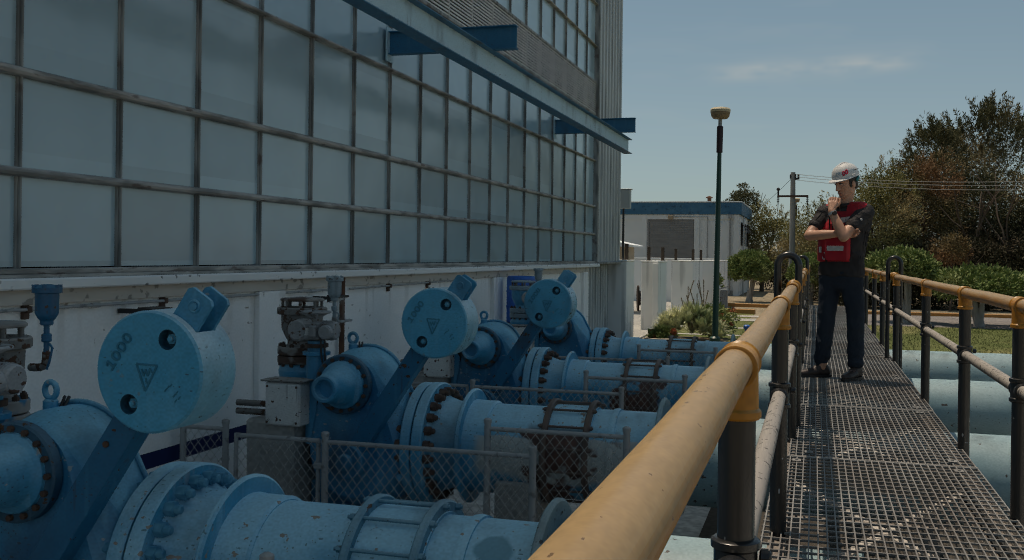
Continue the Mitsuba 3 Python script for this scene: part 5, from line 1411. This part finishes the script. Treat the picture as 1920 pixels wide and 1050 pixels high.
for i, (x, y, rx, rz, z) in enumerate(((2.6, 57, 2.3, 1.6, 1.4), (5.2, 57.5, 2.2, 1.9, 1.6), (8.0, 57.5, 2.4, 2.1, 1.9), (10.8, 57.5, 2.4, 2.3, 2.0), (13.8, 57.5, 2.6, 2.2, 2.0), (16.9, 58, 2.6, 2.2, 2.0), (4.0, 61.5, 3.0, 1.9, 1.7), (9.5, 61.5, 3.2, 2.4, 2.6), (14.5, 61.5, 3.2, 2.4, 2.6), (0.6, 66, 3.0, 1.7, 1.4), (-2.2, 84, 3.0, 1.6, 1.4), (5.0, 69, 4.0, 2.2, 2.0), (12.5, 70, 4.0, 3.0, 3.0))):
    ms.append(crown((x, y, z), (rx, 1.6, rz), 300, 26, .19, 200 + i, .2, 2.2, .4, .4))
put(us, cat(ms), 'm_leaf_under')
for i, (x, y, z, h) in enumerate(((7.9, 59.0, 0, 5.5), (9.6, 58.6, 0, 6.5), (11.8, 59.5, 0, 6.0))):
    k = thing('bare_trunk', ['pale slender bare trunk left of the flat-topped tree', 'slender bare trunk above the flat-topped tree', 'slender bare trunk nearest the right edge'][i], 'tree trunk')
    o, tp = [], []
    limb((x, y, -.1), (.1, 0, 1), h * .55, .085, 2, np.random.default_rng(300 + i), o, tp, .35)
    part(k, 'trunk', o[0], 'm_bark', True)
    for q in o[1:]: part(k, 'branch', q, 'm_bark', True)

# flower bed by the lamp post
def rosette(x, y, z, n, L, seed, tilt=(0, 0)):
    rg = np.random.default_rng(seed)
    a, e = rg.random(n) * 6.283, rg.random(n) ** .8
    D = np.stack([np.cos(a) * (1 - .75 * e), np.sin(a) * (1 - .75 * e), .15 + e * 1.0], 1) + [*tilt, 0]
    D /= np.linalg.norm(D, axis=1, keepdims=True)
    P0 = np.array([x, y, z]) + D * .03
    l = L * (.7 + .5 * rg.random(n))
    S = np.cross(D, [0, 0, 1.0]); S /= np.linalg.norm(S, axis=1, keepdims=True) + 1e-9
    w = (.016 + .012 * rg.random(n))[:, None]
    P1 = P0 + D * (l * .55)[:, None]
    P2 = P0 + D * l[:, None] - np.array([0, 0, 1.0]) * (l * .18 * rg.random(n))[:, None]
    V = np.stack([P0 - S * w * .6, P0 + S * w * .6, P1 - S * w, P1 + S * w, P2], 1).reshape(-1, 3)
    b = np.arange(n)[:, None] * 5
    return TM(V, np.concatenate([b + [0, 1, 3], b + [0, 3, 2], b + [2, 3, 4]]))


sp = thing('spiky_plant', 'big spiky plant with pale striped blades in the flower bed', 'plant')
ms = []
for i in range(46):
    a, r = R_.random() * 6.283, R_.random() ** .5
    x, y = -3.72 + .98 * r * math.cos(a), 31.6 + .75 * r * math.sin(a)
    z = .15 + .72 * (1 - r ** 2) * R_.uniform(.6, 1.1)
    ms.append(rosette(x, y, z, 56, .44, 400 + i, (.5 * math.cos(a) * r, .5 * math.sin(a) * r)))
part(sp, 'leaves', cat(ms), 'm_leaf_blade')
for i in range(13):
    x, y = -4.15 + .95 * R_.random(), 31.7 + .5 * R_.random()
    h = R_.uniform(1.25, 1.95)
    part(sp, 'flower_stalk', tube([(x, y, .4), (x + R_.uniform(-.06, .06), y, h * .7), (x + R_.uniform(-.14, .14), y, h)], [.013, .011, .018], 5), 'm_stalk')
for i, (x, y, z, r, lb, fl) in enumerate(((-3.0, 33.0, .55, (.62, .5, .55), 'leafy shrub with red flowers behind the lamp post foot', 5), (-4.35, 30.6, .22, (.42, .3, .22), 'low shrub with orange flowers left of the spiky plant', 6))):
    k = thing('flowering_bush', lb, 'shrub')
    part(k, 'foliage', crown((x, y, z), r, 110, 26, .11, 90 + i, .24, 2.2, .4, .35), 'm_leaf_ball')
    for j in range(fl):
        a, e = R_.random() * 6.28, R_.uniform(-.5, 1)
        p = np.array([x + r[0] * math.cos(a) * .9, y - abs(r[1] * math.sin(a)) * .9, z + r[2] * .8 * e])
        part(k, 'flower', crown(p, (.06, .06, .05), 6, 8, .055, 500 + 20 * i + j, .5, 1.4, .4, .2), 'm_flower')

# grass blades and fallen leaves
gr = thing('grass', 'short grass of the lawn beyond the pipes', 'grass', kind='stuff')
n = 26000
gx_, gy_ = rng.uniform(-2.4, 16, n), 19.5 + 22.6 * rng.random(n) ** .8
P = np.stack([gx_, gy_, np.full(n, -.004)], 1)
D = np.stack([rng.normal(size=n) * .5, rng.normal(size=n) * .5, np.ones(n)], 1)
put(gr, blades(P, D, rng.uniform(.04, .10, n), rng.uniform(.012, .02, n), rng), 'm_lawn')
